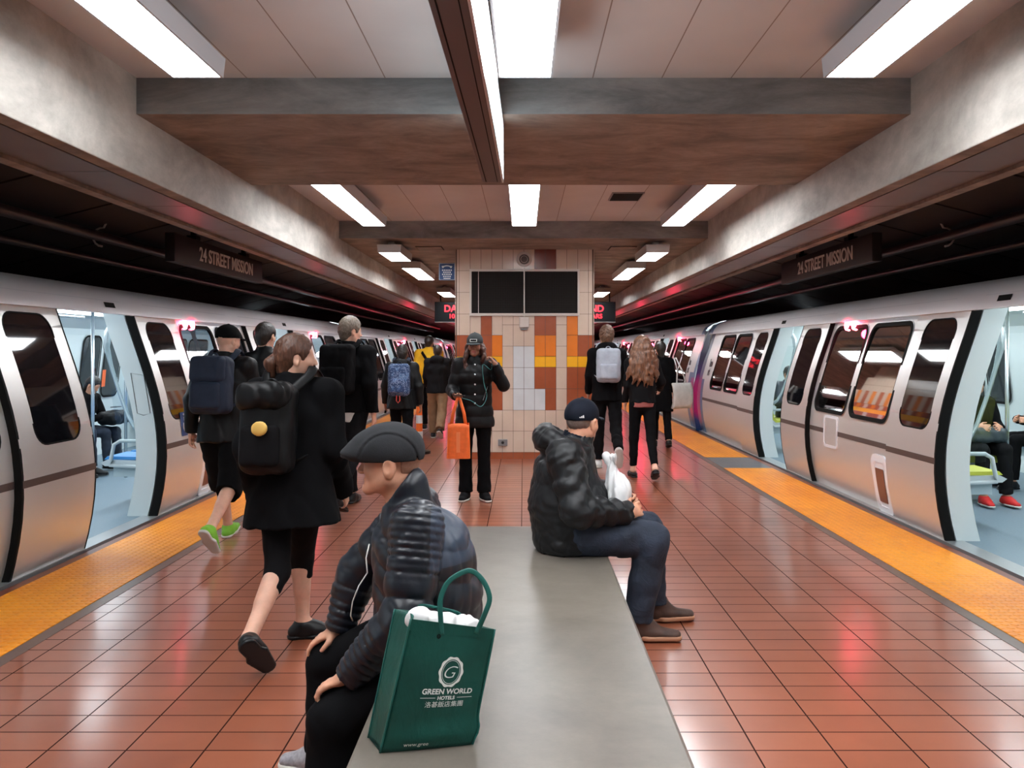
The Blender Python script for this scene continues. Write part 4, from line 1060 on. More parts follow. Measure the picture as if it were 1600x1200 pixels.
def head_sdf(v, J, s=1.0, female=False, ears=1.0, jowl=0, detail=True):
    c = J['head']; R, F, U = frameR(J['hF'], J['hU'])
    q = lambda r, f, u: c+(R*r+F*f+U*u)*s
    M = np.stack([R, F, U])
    v.ell(q(0, -.008, .022), V3(.074, .094, .088)*s, M, .01)
    v.ell(q(0, .022, -.035), V3(.058+jowl*.3, .066, .075)*s, M, .03)
    jw = .046 if female else .053
    for g in (-1, 1): v.cone(q(g*(jw+jowl*.4), .0, -.055), q(g*.014, .070, -.098), .018*s+jowl*.4, .016*s, .03*s)
    v.ell(q(0, .074, -.098), V3(.018, .016, .015)*s, M, .02)
    v.cone(q(-.034, .070, .016), q(.034, .070, .016), .016*s, .016*s, .02)
    for g in (-1, 1):
        v.ell(q(g*.036, .058, -.030), V3(.024, .026, .024)*s, M, .02)
        v.ell(q(g*.030, .096, -.002), V3(.017, .014, .010)*s, M, .008, op='sub')
        if detail: v.ell(q(g*.031, .077, -.003), V3(.0155, .0125, .0105)*s, M, .004)
    v.cone(q(0, .084, .004), q(0, .105, -.036), .0075*s, .0115*s, .012)
    for g in (-1, 1): v.ell(q(g*.011, .097, -.040), V3(.009, .010, .008)*s, M, .006)
    v.cone(q(-.017, .082, -.064), q(.017, .082, -.064), .0075*s, .0075*s, .007); v.cone(q(-.015, .080, -.078), q(.015, .080, -.078), .008*s, .008*s, .006)
    v.cone(q(-.02, .096, -.071), q(.02, .096, -.071), .003*s, .003*s, .003, op='sub')
    if ears:
        for g in (-1, 1):
            e = q(g*(.075+.03*(ears-1)), -.006, -.012); E = np.stack([unit(R*g*.94-F*.34), unit(F*.94+R*g*.34), U])
            es = s*ears; v.ell(e+R*g*.006*(ears-1)*4*s, V3(.010, .020, .033)*es, E, .004); v.ell(e+(R*g*(.012+.024*(ears-1))+F*.005+U*.003)*es, V3(.008, .011, .018)*es, E, .003, op='sub')
            v.ell(e+(R*g*.002-U*.026-F*.0+F*.004)*s, V3(.007, .010, .010)*s, E, .006)
    return q, (R, F, U)
def hand_sdf(v, w, d, n, side, s=1.0, curl=(20, 25, 30, 34), thumb=30, spread=6, k=.006, extra=None):
    "w wrist, d finger direction, n palm normal; side = +1 if the thumb leaves towards d x n"
    d = unit(d); n = unit(V3(n)-d*np.dot(n, d)); t = np.cross(d, n)*side; w = V3(w)
    v.cone(w-d*.02*s, w+d*.03*s, .024*s, .022*s, .015, w=t, q=1.15); v.cone(w+d*.025*s, w+d*.075*s, .0155*s, .0145*s, .014, w=t, q=2.5)
    for i, (off, L) in enumerate(((.030, .068), (.010, .076), (-.010, .071), (-.029, .056))):
        a = math.radians(spread)*(1.5-i)/1.5; dd = unit(d*math.cos(a)+t*math.sin(a)); p = w+d*.078*s+t*off*s; c = math.radians(curl[i] if not isinstance(curl, (int, float)) else curl); ang = c*.4
        for j, (fr, ra, rb) in enumerate(((.45, .0098, .0090), (.30, .0090, .0082), (.25, .0082, .0066))):
            q = p+(dd*math.cos(ang)+n*math.sin(ang))*L*fr*s; v.cone(p, q, ra*s, rb*s, k if j == 0 else .003); p = q; ang += c
    a = math.radians(thumb); p = w+d*.020*s+t*.020*s+n*.004; q = p+(d*math.cos(a+.35)+t*math.sin(a+.35)+n*.25)*.046*s; v.cone(p, q, .0155*s, .0115*s, .012)
    r = q+(d*math.cos(a*.6)+t*math.sin(a*.6)+n*.35)*.034*s; v.cone(q, r, .0110*s, .0082*s, .004)

def bounds(J, m=.28, keys=('pel', 'chest', 'neck', 'head', 'elL', 'elR', 'wrL', 'wrR', 'knL', 'knR', 'anL', 'anR', 'shL', 'shR')):
    A = np.array([J[k] for k in keys if k in J]); return A.min(0)-m, A.max(0)+m
def body(J, root, skin, h=.008, fine=None, build=1.0, female=False, hands=(dict(), dict()), jowl=0, brow=None, lips=True, legs=True, feet=True, eyes=True, bare=False, seat=None, ears=1.0):
    s = J['H']/1.72; lo, hi = bounds(J, .24); fl = [(J['head']-.14, J['head']+.14, min(h, .0055) if fine is None else fine[0])]
    if fine is not None:
        for k in 'LR': fl.append((J['wr'+k]+J['hd'+k]*.07-.10, J['wr'+k]+J['hd'+k]*.07+.10, fine[1]))
    v = Vol(lo, hi, h, fl); lat = J['lat']; b = build
    v.cone(J['pel'], J['waist'], .105*s*b, .095*s*b, .03, w=lat, q=1.3); v.cone(J['waist'], J['chest'], .095*s*b, .105*s*b, .04, w=lat, q=1.3)
    v.cone(J['chest'], J['neck']-V3(0, 0, .04), .10*s*b, .06*s, .04, w=lat, q=1.4)
    for k in 'LR':
        v.cone(J['neck']-V3(0, 0, .05), J['sh'+k], .05*s, .048*s, .03); v.cone(J['sh'+k], J['el'+k], .045*s, .036*s, .02); v.cone(J['el'+k], J['wr'+k], .038*s, .025*s, .015)
        side = -1 if k == 'L' else 1
        hand_sdf(v, J['wr'+k], J['hd'+k], J['hn'+k], side, s*.98, **hands[0 if k == 'L' else 1])
        v.cone(J['hip'+k], J['kn'+k], .078*s*b, (.052 if bare else .045)*s, .03)
        kn, an = J['kn'+k], J['an'+k]; back = -unit(np.cross(lat, unit(kn-an))); back = back if np.dot(back, J['fwd']) < 0 else -back
        v.cone(kn, an, (.050 if bare else .042)*s, (.036 if bare else .032)*s, .02)
        if bare: cl_ = kn*.68+an*.32+back*.016; v.cone(cl_+(kn-an)*.14, cl_-(kn-an)*.16, .046*s, .036*s, .03)
        v.cone(an, an-J['fu'+k]*.045*s+J['fd'+k]*.11*s, .036*s, .024*s, .02)
    if seat: v.cut((0, 0, seat), (0, 0, -1), J['pel']-V3(0, 0, .12)+J['fwd']*.03, .26)
    nk = J['neck']-V3(0, 0, .03); hb = J['head']+V3(0, 0, -.06*s)-J['hF']*.022
    v.cone(nk, hb, .060*s+jowl*.3, .054*s+jowl*.5, .025)
    q, (R, F, U) = head_sdf(v, J, s*1.0, female, ears, jowl)
    c = J['head']
    def mf(p):
        d = p-c; r = d@R/s; f = d@F/s; u = d@U/s; m = np.zeros(len(p), int)
        if lips: m[(np.abs(r) < .021) & (f > .078) & (np.abs(u+.071) < .0115)] = 1
        if brow is not None: m[(np.abs(np.abs(r)-.031) < .017) & (f > .05) & (np.abs(u-.020+np.abs(np.abs(r)-.028)*.15) < .0045)] = 2
        return m
    o = v.mesh('body', [skin, M_LIP, brow or M_BROW], root, mf)
    if eyes:
        for g in (-1, 1):
            e = q(g*.031, .0835, -.003); E = np.stack([R, F, U]).T
            mb = MB(); Mx = Matrix(E.tolist()).to_4x4()
            mb.lathe([(0, -.0105), (.006, -.0095), (.0105, 0), (.0095, .0045), (.0060, .0086)], c=tuple(e-F*.004), n=14, M=Mx @ Matrix.Rotation(-PI/2, 4, 'X'), mi=0)
            mb.lathe([(.0060, .0086), (.003, .0102), (0, .0106)], c=tuple(e-F*.004), n=14, M=Mx @ Matrix.Rotation(-PI/2, 4, 'X'), mi=1)
            mb.build('eye', [M_EYE, M_IRIS], root, smooth=True)
    return o, q, (R, F, U)
def top(J, root, m, h=.010, name='jacket', hem=.06, build=1.0, thick=.022, sleeve=(.062, .052), wr=.0, collar=True, hood=False, ribs=None, wrinkle=.006, q=1.32, k=.03, flare=0.0, open_=None, short=False, hemcut=True, seed=1, fine=()):
    "garment for the upper body: torso, sleeves, optional collar and hood"
    s = J['H']/1.72; lo, hi = bounds(J, .20, ('pel', 'chest', 'neck', 'elL', 'elR', 'wrL', 'wrR', 'shL', 'shR')); lo[2] = min(lo[2], J['pel'][2]-hem-.1)
    lo[:2] -= .08; hi[:2] += .08
    v = Vol(lo, hi, h, fine); lat = J['lat']; b = build; T = thick
    upv = unit(J['waist']-J['pel']); hp = J['pel']-upv*hem*s
    v.cone(hp, J['waist'], (.112*b+T+flare)*s, (.100*b+T)*s, k, w=lat, q=q, ribs=ribs); v.cone(J['waist'], J['chest'], (.100*b+T)*s, (.110*b+T)*s, k, w=lat, q=q, ribs=ribs)
    v.cone(J['chest'], J['neck']-V3(0, 0, .05*s), (.108*b+T)*s, (.060+T)*s, k, w=lat, q=q)
    for kk in 'LR':
        sh, el, w_ = J['sh'+kk], J['el'+kk], J['wr'+kk]
        v.cone(J['neck']-V3(0, 0, .05*s), sh, (.055+T*.5)*s, sleeve[0]*s*1.04, k)
        v.cone(sh, el, sleeve[0]*s, sleeve[1]*s*1.05, .02, ribs=ribs); d = unit(w_-el); e = w_-d*wr
        v.cone(el, e+d*.03, sleeve[1]*s*1.05, sleeve[1]*s*.74, .02, ribs=ribs)
        v.cut(e+d*.005, d, e+d*.05, .075*s)
    if hemcut: v.cut(hp, -upv, hp-upv*.14, .34*s)
    nk = J['neck']
    if collar:
        nd = unit(J['head']-nk-V3(0, 0, .02)); v.cone(nk-V3(0, 0, .05), nk+nd*.035*s, (.070+T*.5)*s, (.064+T*.4)*s, .02); v.cut(nk+nd*.045*s, nd, nk+nd*.12*s, .11*s); v.cone(nk-nd*.02, nk+nd*.14, .056*s, .062*s, .0, op='sub')
    if hood:
        B = -J['fwd']; v.ell(nk+B*.085*s+V3(0, 0, -.01), V3(.125, .07, .085)*s, np.stack([lat, J['fwd'], V3(0, 0, 1)]), .03)
        for g in (-1, 1): v.cone(nk+B*.06*s+lat*g*.08*s, nk+J['fwd']*.05*s+lat*g*.06*s+V3(0, 0, -.03), .04*s, .026*s, .03)
        v.ell(nk+B*.045*s+V3(0, 0, .05), V3(.075, .045, .045)*s, np.stack([lat, J['fwd'], V3(0, 0, 1)]), .02, op='sub')
    if wrinkle: v.wrinkle(wrinkle, 16, seed)
    if open_: open_(v)
    return v.mesh(name, m, root)
def bottom(J, root, m, h=.010, name='trousers', end=.94, build=1.0, leg=(.092, .066, .058, .060), wrinkle=.005, seed=2, flare=None, seat=None):
    s = J['H']/1.72; lo, hi = bounds(J, .20, ('pel', 'hipL', 'hipR', 'knL', 'knR', 'anL', 'anR')); v = Vol(lo, hi, h); lat = J['lat']; b = build
    up = unit(J['waist']-J['pel']); v.cone(J['pel']-up*.02, J['pel']+up*.06*s, .118*s*b, .112*s*b, .03, w=lat, q=1.28)
    for k in 'LR':
        kn, an, hip = J['kn'+k], J['an'+k], J['hip'+k]; v.cone(hip, kn, leg[0]*s*b, leg[1]*s, .03)
        if end > 0:
            d = unit(an-kn); L = np.linalg.norm(an-kn); md = kn+d*L*.5; en = kn+d*L*end
            v.cone(kn, md if end > .5 else en, leg[1]*s, leg[2]*s, .02)
            if end > .5: v.cone(md, en+d*.02, leg[2]*s, leg[3]*s, .02)
            v.cut(en, d, en+d*.07, .10*s)
        else:
            d = unit(kn-hip); L = np.linalg.norm(kn-hip); en = kn+d*L*end; v.cut(en, d, en+d*.13, .155*s)
    if wrinkle: v.wrinkle(wrinkle, 15, seed, (1, 1, .8))
    if seat: v.cut((0, 0, seat), (0, 0, -1), J['pel']-V3(0, 0, .12)+J['fwd']*.03, .27)
    return v.mesh(name, m, root)
def shoes(J, root, m, sole=C_RUB, high=.0, h=.006, L=.27, w=.046, name='shoe', which='LR', soleh=.022, instep=True):
    s = J['H']/1.72
    for k in which:
        an, fd, fu = J['an'+k], unit(J['fd'+k]), unit(J['fu'+k]); rt = np.cross(fd, fu); M = np.stack([rt, fd, fu]); base = an-fu*.085*s
        v = Vol(base-.24, base+.24+V3(0, 0, high), h)
        heel = base-fd*.045*s+fu*.035; toe = base+fd*(L-.10)*s+fu*.026
        v.cone(heel, base+fd*.06*s+fu*.036, .036*s, .038*s, .02, w=rt, q=1.05); v.cone(base+fd*.06*s+fu*.036, toe, .036*s, .024*s, .02, w=rt, q=1.45)
        v.cone(an-fu*.03*s+fu*high, an-fu*.045*s, (.045+high*.1)*s, .046*s, .03); (None if instep else v.cut(an+fu*(high-.01), fu, an+fu*(high+.06), .09))
        if instep: v.cone(an+fu*(high*.6-.012), base+fd*.085*s+fu*.040, .047*s, .040*s, .02); v.cut(an+fu*(high+.012), fu, an+fu*(high+.08), .09)
        v.cut(base+fu*.012, -fu); up = v.mesh(name, m, root)
        v = Vol(base-.24, base+.24, h); v.cone(base-fd*.045*s+fu*.014, base+fd*.05*s+fu*.014, .040*s, .040*s, .01, w=rt, q=1.08); v.cone(base+fd*.05*s+fu*.014, base+fd*(L-.098)*s+fu*.014, .040*s, .027*s, .01, w=rt, q=1.45)
        v.cut(base+fu*soleh, fu); v.cut(base, -fu); v.mesh('sole', sole, up)
def hair_short(J, root, m, h=.006, thick=.012, back=-.055, front=.045, wave=.004, puff=0, seed=3):
    s = J['H']/1.72; c = J['head']; R, F, U = frameR(J['hF'], J['hU']); M = np.stack([R, F, U]); q = lambda r, f, u: c+(R*r+F*f+U*u)*s
    v = Vol(c-.16*s, c+.17*s, h); v.ell(q(0, -.008, .024+puff*.3), V3(.074+thick, .094+thick, .088+thick+puff)*s, M, .01); v.cone(q(0, -.06, -.01), q(0, -.055, back), .055*s, .045*s, .02, w=R, q=1.15)
    # clear the face, ears
    v.cut(q(0, front+.02, .03), unit(F-U*.55), q(0, .12, -.03), .115*s); v.cut(q(0, .0, -.02), unit(F*.5-U), q(0, .05, -.10), .105*s)
    for g in (-1, 1): v.ell(q(g*.082, .0, -.02), V3(.03, .026, .036)*s, M, .004, op='sub')
    v.wrinkle(wave, 70, seed, (1, 1, .7), .02)
    return v.mesh('hair', m, root)
def cap(J, root, m, h=.006, brim=.075, name='cap', rot=None, lift=.0, logo=None):
    s = J['H']/1.72; c = J['head']; R, F, U = frameR(J['hF'], J['hU'] if rot is None else rot); M = np.stack([R, F, U]); q = lambda r, f, u: c+(R*r+F*f+U*(u+lift))*s
    v = Vol(c-.20*s, c+.22*s, h); v.ell(q(0, -.006, .035), V3(.088, .106, .092)*s, M, .0); v.cut(q(0, 0, .012), unit(-U+F*.06)); v.ell(q(0, -.006, .02), V3(.079, .098, .080)*s, M, 0, op='sub')
    v.ell(q(0, -.006, .128), V3(.009, .009, .006)*s, M, .004)
    cp = v.mesh(name, m, root)
    v = Vol(c-.20*s, c+.22*s, h*.8); v.ell(q(0, .072, .012), V3(.072, .098, .016)*s, M, 0); v.ell(q(0, .068, -.004), V3(.09, .12, .017)*s, M, .0, op='sub'); v.cut(q(0, .075, 0), -F)
    v.mesh('brim', m, cp); return cp, q, (R, F, U)
def person(x, y, heading, label, group=None, z=0.0, name='person'):
    hx, hy = heading; return empty(name, (x, y, z), math.atan2(-hx, hy), label=label, cat='person', group=group)
def backpack(root, J, label, m, mpocket=None, size=(.15, .075, .22), zoff=-.02, straps=True, h=.008, seat_off=0.0, mstrap=None, flap=False, pockets=1, name='backpack', patch=None, T=.02, trim=None):
    "a worn backpack, its own top-level thing; shares the wearer's placement"
    t = empty(name, root.location, root.rotation_euler.z, label=label, cat='backpack')
    s = J['H']/1.72; up = unit(J['neck']-J['pel']); lat = J['lat']; F = unit(np.cross(up, lat)); M = np.stack([lat, F, up]); mpocket = mpocket or m
    c = J['chest']-F*((.105+T)*s+size[1]*.95+seat_off)+up*zoff; rad = np.linalg.norm(size)+.08
    v = Vol(c-rad, c+rad, h); v.box(c, size, M, .055, .0); v.box(c+F*(-size[1]*.35)-up*.02, V3(size[0]*.9, size[1]*.8, size[2]*.85), M, .06, .03); v.wrinkle(.004, 20, 5)
    v.mesh('pack_body', m, t)
    if pockets:
        v = Vol(c-rad, c+rad, h); pc = c-F*(size[1]*1.05)-up*size[2]*.38; v.box(pc, V3(size[0]*.78, size[1]*.38, size[2]*.46), M, .03, 0); v.wrinkle(.003, 22, 8); v.mesh('front_pocket', mpocket, t)
    if flap:
        v = Vol(c-rad, c+rad, h); pc = c-F*(size[1]*.75)+up*size[2]*.52; v.box(pc, V3(size[0]*.92, size[1]*.62, size[2]*.46), M, .04, 0); v.wrinkle(.004, 20, 3); v.mesh('flap', mpocket, t)
    mb = MB(); pk = c+up*size[2]*.98; mb.tube([tuple(pk+lat*.03*math.cos(a)+up*.03*math.sin(a)+F*.02) for a in np.linspace(0, PI, 8)], .006, 8); mb.build('handle', mstrap or m, t, smooth=True)
    if straps:
        for g, k in ((-1, 'L'), (1, 'R')):
            sh = J['sh'+k]*.62+J['neck']*.38+up*.02; pts = [c+up*size[2]*.75+lat*g*size[0]*.35+F*size[1]*.9, sh-F*.07+up*.045, sh+up*(.062+T*.8), sh+F*(.09+T)+up*.0, J['chest']+lat*g*.13*s+F*(.135+T)*s, J['chest']+lat*g*.165*s+F*.07-up*.12, c-up*size[2]*.72+lat*g*size[0]*.9+F*size[1]*.8]
            P_ = []
            for i in range(len(pts)-1):
                for tt in (0, .25, .5, .75):
                    p0 = pts[max(i-1, 0)]; p1 = pts[i]; p2 = pts[i+1]; p3 = pts[min(i+2, len(pts)-1)]
                    P_.append(.5*((2*p1)+(-p0+p2)*tt+(2*p0-5*p1+4*p2-p3)*tt**2+(-p0+3*p1-3*p2+p3)*tt**3))
            P_.append(pts[-1]); mb = MB(); mb.tube([tuple(p) for p in P_], .007, 10, flat=3.6, up=tuple(F)); mb.build('strap', mstrap or m, t, smooth=True)
    return t, c, M
# ------------------------------------------------------------------ the walkers
# tall man with a black backpack, ahead on the left
J = pose(1.84, lean=3, thigh=(24, -20), knee=(12, 22), foot=(2, -22), arm=(14, -14), abd=(9, 12), elbow=(18, 22), head_yaw=38, hw=1.08)
r = person(-1.70, 8.05, (.28, .96), 'tall man walking away in a black jacket with a black backpack and short greying hair')
body(J, r, SK_B, .011, build=1.0, eyes=False, lips=False)
top(J, r, C_BLACK, .011, build=1.12, thick=.028, sleeve=(.076, .062), hem=.03, seed=4)
top(J, r, C_WHITE, .011, name='shirt_hem', build=1.05, thick=.018, sleeve=(.05, .04), hem=.115, collar=False, wrinkle=.003, hemcut=True)
bottom(J, r, C_BLACK2, .011, leg=(.098, .076, .068, .066)); shoes(J, r, C_SHOE, sole=C_SHOE, h=.008); hair_short(J, r, H_GREYB, puff=.012)
backpack(r, J, 'plain black backpack on the tall man with short greying hair', C_BLACK, size=(.165, .085, .235), zoff=-.02, T=.03)
# man in cap, shorts and green shoes by the left train
J = pose(1.72, lean=5, thigh=(22, -12), knee=(6, 40), foot=(8, -48), arm=(-18, 16), abd=(14, 10), elbow=(22, 55), head_yaw=22)
r = person(-2.36, 6.55, (.12, .99), 'man in a black cap, black jacket, shorts and green running shoes beside the left train')
body(J, r, SK_B, .010, eyes=False, lips=False, bare=True); top(J, r, C_BLACKN, .010, build=1.12, thick=.028, sleeve=(.078, .062), hem=.10, seed=6)
bottom(J, r, C_BLACK, .010, name='shorts', end=.10, leg=(.112, .092, .092, .09))
shoes(J, r, cloth('shoe_green', srgb(126, 190, 60), .6), h=.006)
cp, q, fr = cap(J, r, C_BLACK)
backpack(r, J, 'navy rucksack with a buckled flap on the man in the black cap', C_PACKN, C_PACKN, size=(.15, .09, .22), flap=True, zoff=-.03, T=.03)
# woman hurrying past in a long black coat: joints laid out in the place
def walker_world(x, y, H, d, lat, fwd):
    J = {'H': H, 'lat': unit(lat), 'fwd': unit(fwd)}; o = V3(x, y, 0)
    for k, v in d.items(): J[k] = V3(v)-o if k[:2] in ('pe', 'wa', 'ch', 'ne', 'he', 'hi', 'kn', 'an', 'sh', 'el', 'wr') else V3(v)
    return J
Y = 4.25
hf = unit((.17, .985, 0)); la = unit((.985, -.17, 0))
pel = V3(P(455, 752, 4.2)); ch = V3(P(452, 655, 4.22)); nk = V3(P(458, 598, 4.25))
d = dict(pel=pel, waist=pel*.55+ch*.45, chest=ch, neck=nk, head=V3(P(462, 558, 4.27)), hF=(.93, .37, .02), hU=(.03, 0, 1),
         hipL=pel-la*.085+V3(0, 0, -.03), hipR=pel+la*.085+V3(0, 0, -.03), knL=P(434, 893, 4.10), anL=P(388, 1000, 3.86), fdL=(.30, .62, -.72), fuL=(-.5, .75, .45),
         knR=P(472, 872, 4.42), anR=P(473, 972, 4.42), fdR=(.93, .36, -.02), fuR=(0, 0, 1),
         shL=nk-la*.185+V3(0, 0, -.055), shR=nk+la*.185+V3(0, 0, -.055), elL=P(388, 700, 4.05), wrL=P(400, 770, 4.25), elR=P(520, 700, 4.2), wrR=P(536, 762, 4.42),
         hdL=(.1, .4, -.9), hdR=(.15, .45, -.88), hnL=(.9, 0, .1), hnR=(-.9, 0, .1))
J = walker_world(-1.18, 4.2, 1.66, d, la, hf)
r = person(-1.18, 4.2, (0, 1), 'woman striding past in a long black coat and cropped leggings, brown hair tied back')
body(J, r, SK_B, .0085, female=True, eyes=False, bare=True)
top(J, r, C_BLACK, .009, name='coat', build=1.08, thick=.045, sleeve=(.078, .068), hem=.22, flare=.045, seed=9, q=1.2, wr=-.03)
bottom(J, r, C_BLACK2, .009, name='leggings', end=.30, leg=(.09, .062, .055, .055), wrinkle=.002); shoes(J, r, C_SHOE, sole=C_SHOE, h=.006, L=.26)
hair_short(J, r, H_BROWN, puff=.004, back=-.075)
c = J['head']; R_, F_, U_ = frameR(J['hF'], J['hU']); v = Vol(c-.25, c+.2, .006); v.path([c-F_*.095+U_*.0, c-F_*.125-U_*.03, c-F_*.12-U_*.09], [.028, .032, .016], .01); v.wrinkle(.003, 60, 2); v.mesh('ponytail', H_BROWN, r)
bt, c, M = backpack(r, J, 'bulky black backpack with a round yellow badge on the striding woman', C_BLACKN, C_BLACK2, size=(.125, .085, .215), zoff=-.05, T=.035)
F = M[1]; up = M[2]
v = Vol(c-.35, c+.35, .005); v.ell(c-F*.138+up*.0+M[0]*.02, V3(.042, .012, .036), M, 0); v.mesh('badge', mat('badge_yellow', srgb(222, 180, 92), .5), bt)
v = Vol(c-.35, c+.35, .008); v.box(c-F*.05+up*.155, V3(.125, .085, .065), M, .05, 0); v.wrinkle(.008, 26, 4); v.mesh('top_flap', C_BLACKN, bt)
# person mostly hidden behind the two nearest walkers on the left
J = pose(1.74, lean=3, thigh=(12, -14), knee=(8, 12), foot=(2, -14), head_yaw=10)
r = person(-2.33, 7.45, (.1, .99), 'person in dark clothes mostly hidden between the man in green shoes and the striding woman')
body(J, r, SK_B, .014, eyes=False, lips=False); top(J, r, C_BLACKN, .013, build=1.0, thick=.02); bottom(J, r, C_BLACK, .013, leg=(.098, .085, .085, .085)); shoes(J, r, C_SHOE, sole=C_SHOE, h=.010); hair_short(J, r, H_DARK, h=.010)
# child-sized person with patterned blue backpack
J = pose(1.57, lean=3, thigh=(14, -12), knee=(8, 18), foot=(2, -16), arm=(6, -8), abd=(16, 16), elbow=(14, 14), head_yaw=-5)
r = person(-1.61, 11.0, (.05, 1), 'person in a black hooded jacket carrying a patterned blue backpack, dark reddish hair')
body(J, r, SK_C, .012, eyes=False, lips=False); top(J, r, C_BLACKN, .011, build=1.15, thick=.03, sleeve=(.078, .062), hood=True, hem=.10); bottom(J, r, C_BLACK, .012); shoes(J, r, C_SHOE, h=.009); hair_short(J, r, H_DARK, h=.008, puff=.01)
def dots():
    t = NT('pack_pattern'); oc = t.coord(); vo = t.node('ShaderNodeTexVoronoi', feature='F1'); t.link(oc, vo.inputs['Vector']); vo.inputs['Scale'].default_value = 55; vo.inputs['Randomness'].default_value = .4
    n = t.noise(oc, 14, 3, .6); c = t.mix(t.ramp(n, [(.55, 0.0), (.62, 1.0)]), srgb(38, 62, 100), srgb(74, 104, 144)); t.base(t.mix(t.ramp(vo.outputs['Distance'], [(.28, 1.0), (.36, 0.0)]), c, srgb(150, 170, 200))); t.rough(.8); return t.m
C_PAT = dots()
bt, c, M = backpack(r, J, 'patterned blue backpack with a small red loop hanging below it', C_PAT, C_PAT, size=(.14, .075, .21), zoff=-.05, h=.010, mstrap=C_PACKN, T=.03)
mb = MB(); lp = c-M[2]*.20-M[1]*.05; mb.tube([tuple(lp+M[0]*x-M[2]*z) for x, z in ((-.02, 0), (-.022, .07), (0, .10), (.022, .07), (.02, 0))], .007, 8); mb.build('loop', mat('loop_red', srgb(190, 70, 60), .5), bt, smooth=True)
# yellow jacket, farther on
J = pose(1.78, lean=2, thigh=(12, -10), knee=(5, 12), foot=(0, -10), head_yaw=10, hw=1.1)
r = person(-1.82, 16.0, (.05, 1), 'person in a bright yellow jacket with a black strap across the back, in the crowd')
body(J, r, SK_C, .014, eyes=False, lips=False); top(J, r, C_YEL, .013, build=1.2, thick=.03, sleeve=(.078, .064)); bottom(J, r, C_BLACK, .013); shoes(J, r, C_SHOE, h=.011); hair_short(J, r, H_DARK, h=.010)
mb = MB(); b_ = J['chest']-J['fwd']*.16; mb.tube([tuple(J['shL']+V3(.03, 0, .06)), tuple(b_+V3(-.08, -.01, .1)), tuple(b_+V3(.02, -.015, -.05)), tuple(b_+V3(.13, .03, -.2))], .008, 8, flat=3.5, up=(0, 1, 0)); mb.build('shoulder_strap', C_BLACK, r, smooth=True)
# dark hoodie and khaki trousers
J = pose(1.60, lean=2, thigh=(14, -14), knee=(8, 30), foot=(2, -34), arm=(10, 4), abd=(10, 8), elbow=(40, 30), hw=1.05)
r = person(-1.50, 14.5, (.05, 1), 'person in a dark hooded sweatshirt and khaki trousers walking in front of the yellow jacket')
body(J, r, SK_C, .013, eyes=False, lips=False); top(J, r, C_HOOD, .012, build=1.12, thick=.03, sleeve=(.076, .062), hood=True, hem=.08); bottom(J, r, C_KHAKI, .012, leg=(.105, .085, .08, .08)); shoes(J, r, C_SHOE, h=.009); hair_short(J, r, H_DARK, h=.009)
# man with the grey backpack
J = pose(1.80, lean=3, thigh=(14, -18), knee=(6, 40), foot=(2, -62), arm=(6, 10), abd=(8, 8), elbow=(30, 60), head_yaw=6)
r = person(1.08, 10.75, (.02, 1), 'man walking away in black clothes with a light grey backpack and sandy hair')
body(J, r, SK_B, .011, eyes=False, lips=False); top(J, r, C_BLACK, .011, build=1.08, thick=.026, sleeve=(.070, .058), hood=True, hem=.09); bottom(J, r, C_BLACK2, .011, leg=(.094, .07, .062, .058)); shoes(J, r, C_WHITE, h=.008); hair_short(J, r, H_SAND, h=.007, puff=.014, thick=.018, wave=.008)
backpack(r, J, 'light grey backpack with a rounded front pocket on the man with sandy hair', C_GREY, C_GREY, size=(.15, .085, .215), zoff=-.03, T=.03)
# woman with long auburn hair
J = pose(1.66, lean=2, thigh=(10, -14), knee=(3, 20), foot=(4, -26), arm=(2, 20), abd=(5, 22), elbow=(30, 50), hw=.92)
r = person(1.42, 9.95, (-.05, 1), 'woman with long wavy auburn hair in a black top with a dusty red hem showing')
body(J, r, SK_B, .010, female=True, eyes=False, lips=False); top(J, r, C_BLACK2, .010, build=.95, thick=.02, sleeve=(.062, .05), hem=.0, collar=False)
top(J, r, C_PINK, .010, name='shirt_hem', build=.95, thick=.014, sleeve=(.045, .035), hem=.055, collar=False, wrinkle=.002); bottom(J, r, C_BLACK, .010, leg=(.088, .058, .05, .044), end=.86, build=.95, wrinkle=.003); shoes(J, r, C_SHOE, sole=C_SHOE, h=.007, L=.24, high=-.02, instep=False)
c = J['head']; R_, F_, U_ = frameR(J['hF'], J['hU']); v = Vol(c-V3(.35, .35, .75), c+.2, .008); v.ell(c+U_*.02-F_*.01, V3(.092, .108, .108), np.stack([R_, F_, U_]), .01)
rg = random.Random(4)
for i in range(26):
    a = -1.25+2.5*i/25+PI*.5; x0 = math.cos(a)*.085; y0 = -math.sin(a)*.10; pts = [c+R_*x0*.8+F_*y0*.8+U_*.06]
    ph = rg.random()*6; L = .44+.12*rg.random()-abs(x0)*1.0
    for j in range(1, 8): t_ = j/7; pts.append(c+R_*(x0*(1+1.35*t_)+.018*math.sin(ph+j*1.6))+F_*(y0-.055*math.sin(t_*2.2)+.01*math.cos(ph+j*1.9))+U_*(.03-L*t_))
    v.path(pts, [.026, .027, .026, .025, .024, .021, .017, .009], .012)
v.cut(c+F_*.035, F_, c+F_*.10-U_*.04, .10); v.wrinkle(.006, 34, 3, (1, 1, .35)); v.mesh('hair', H_AUB, r)
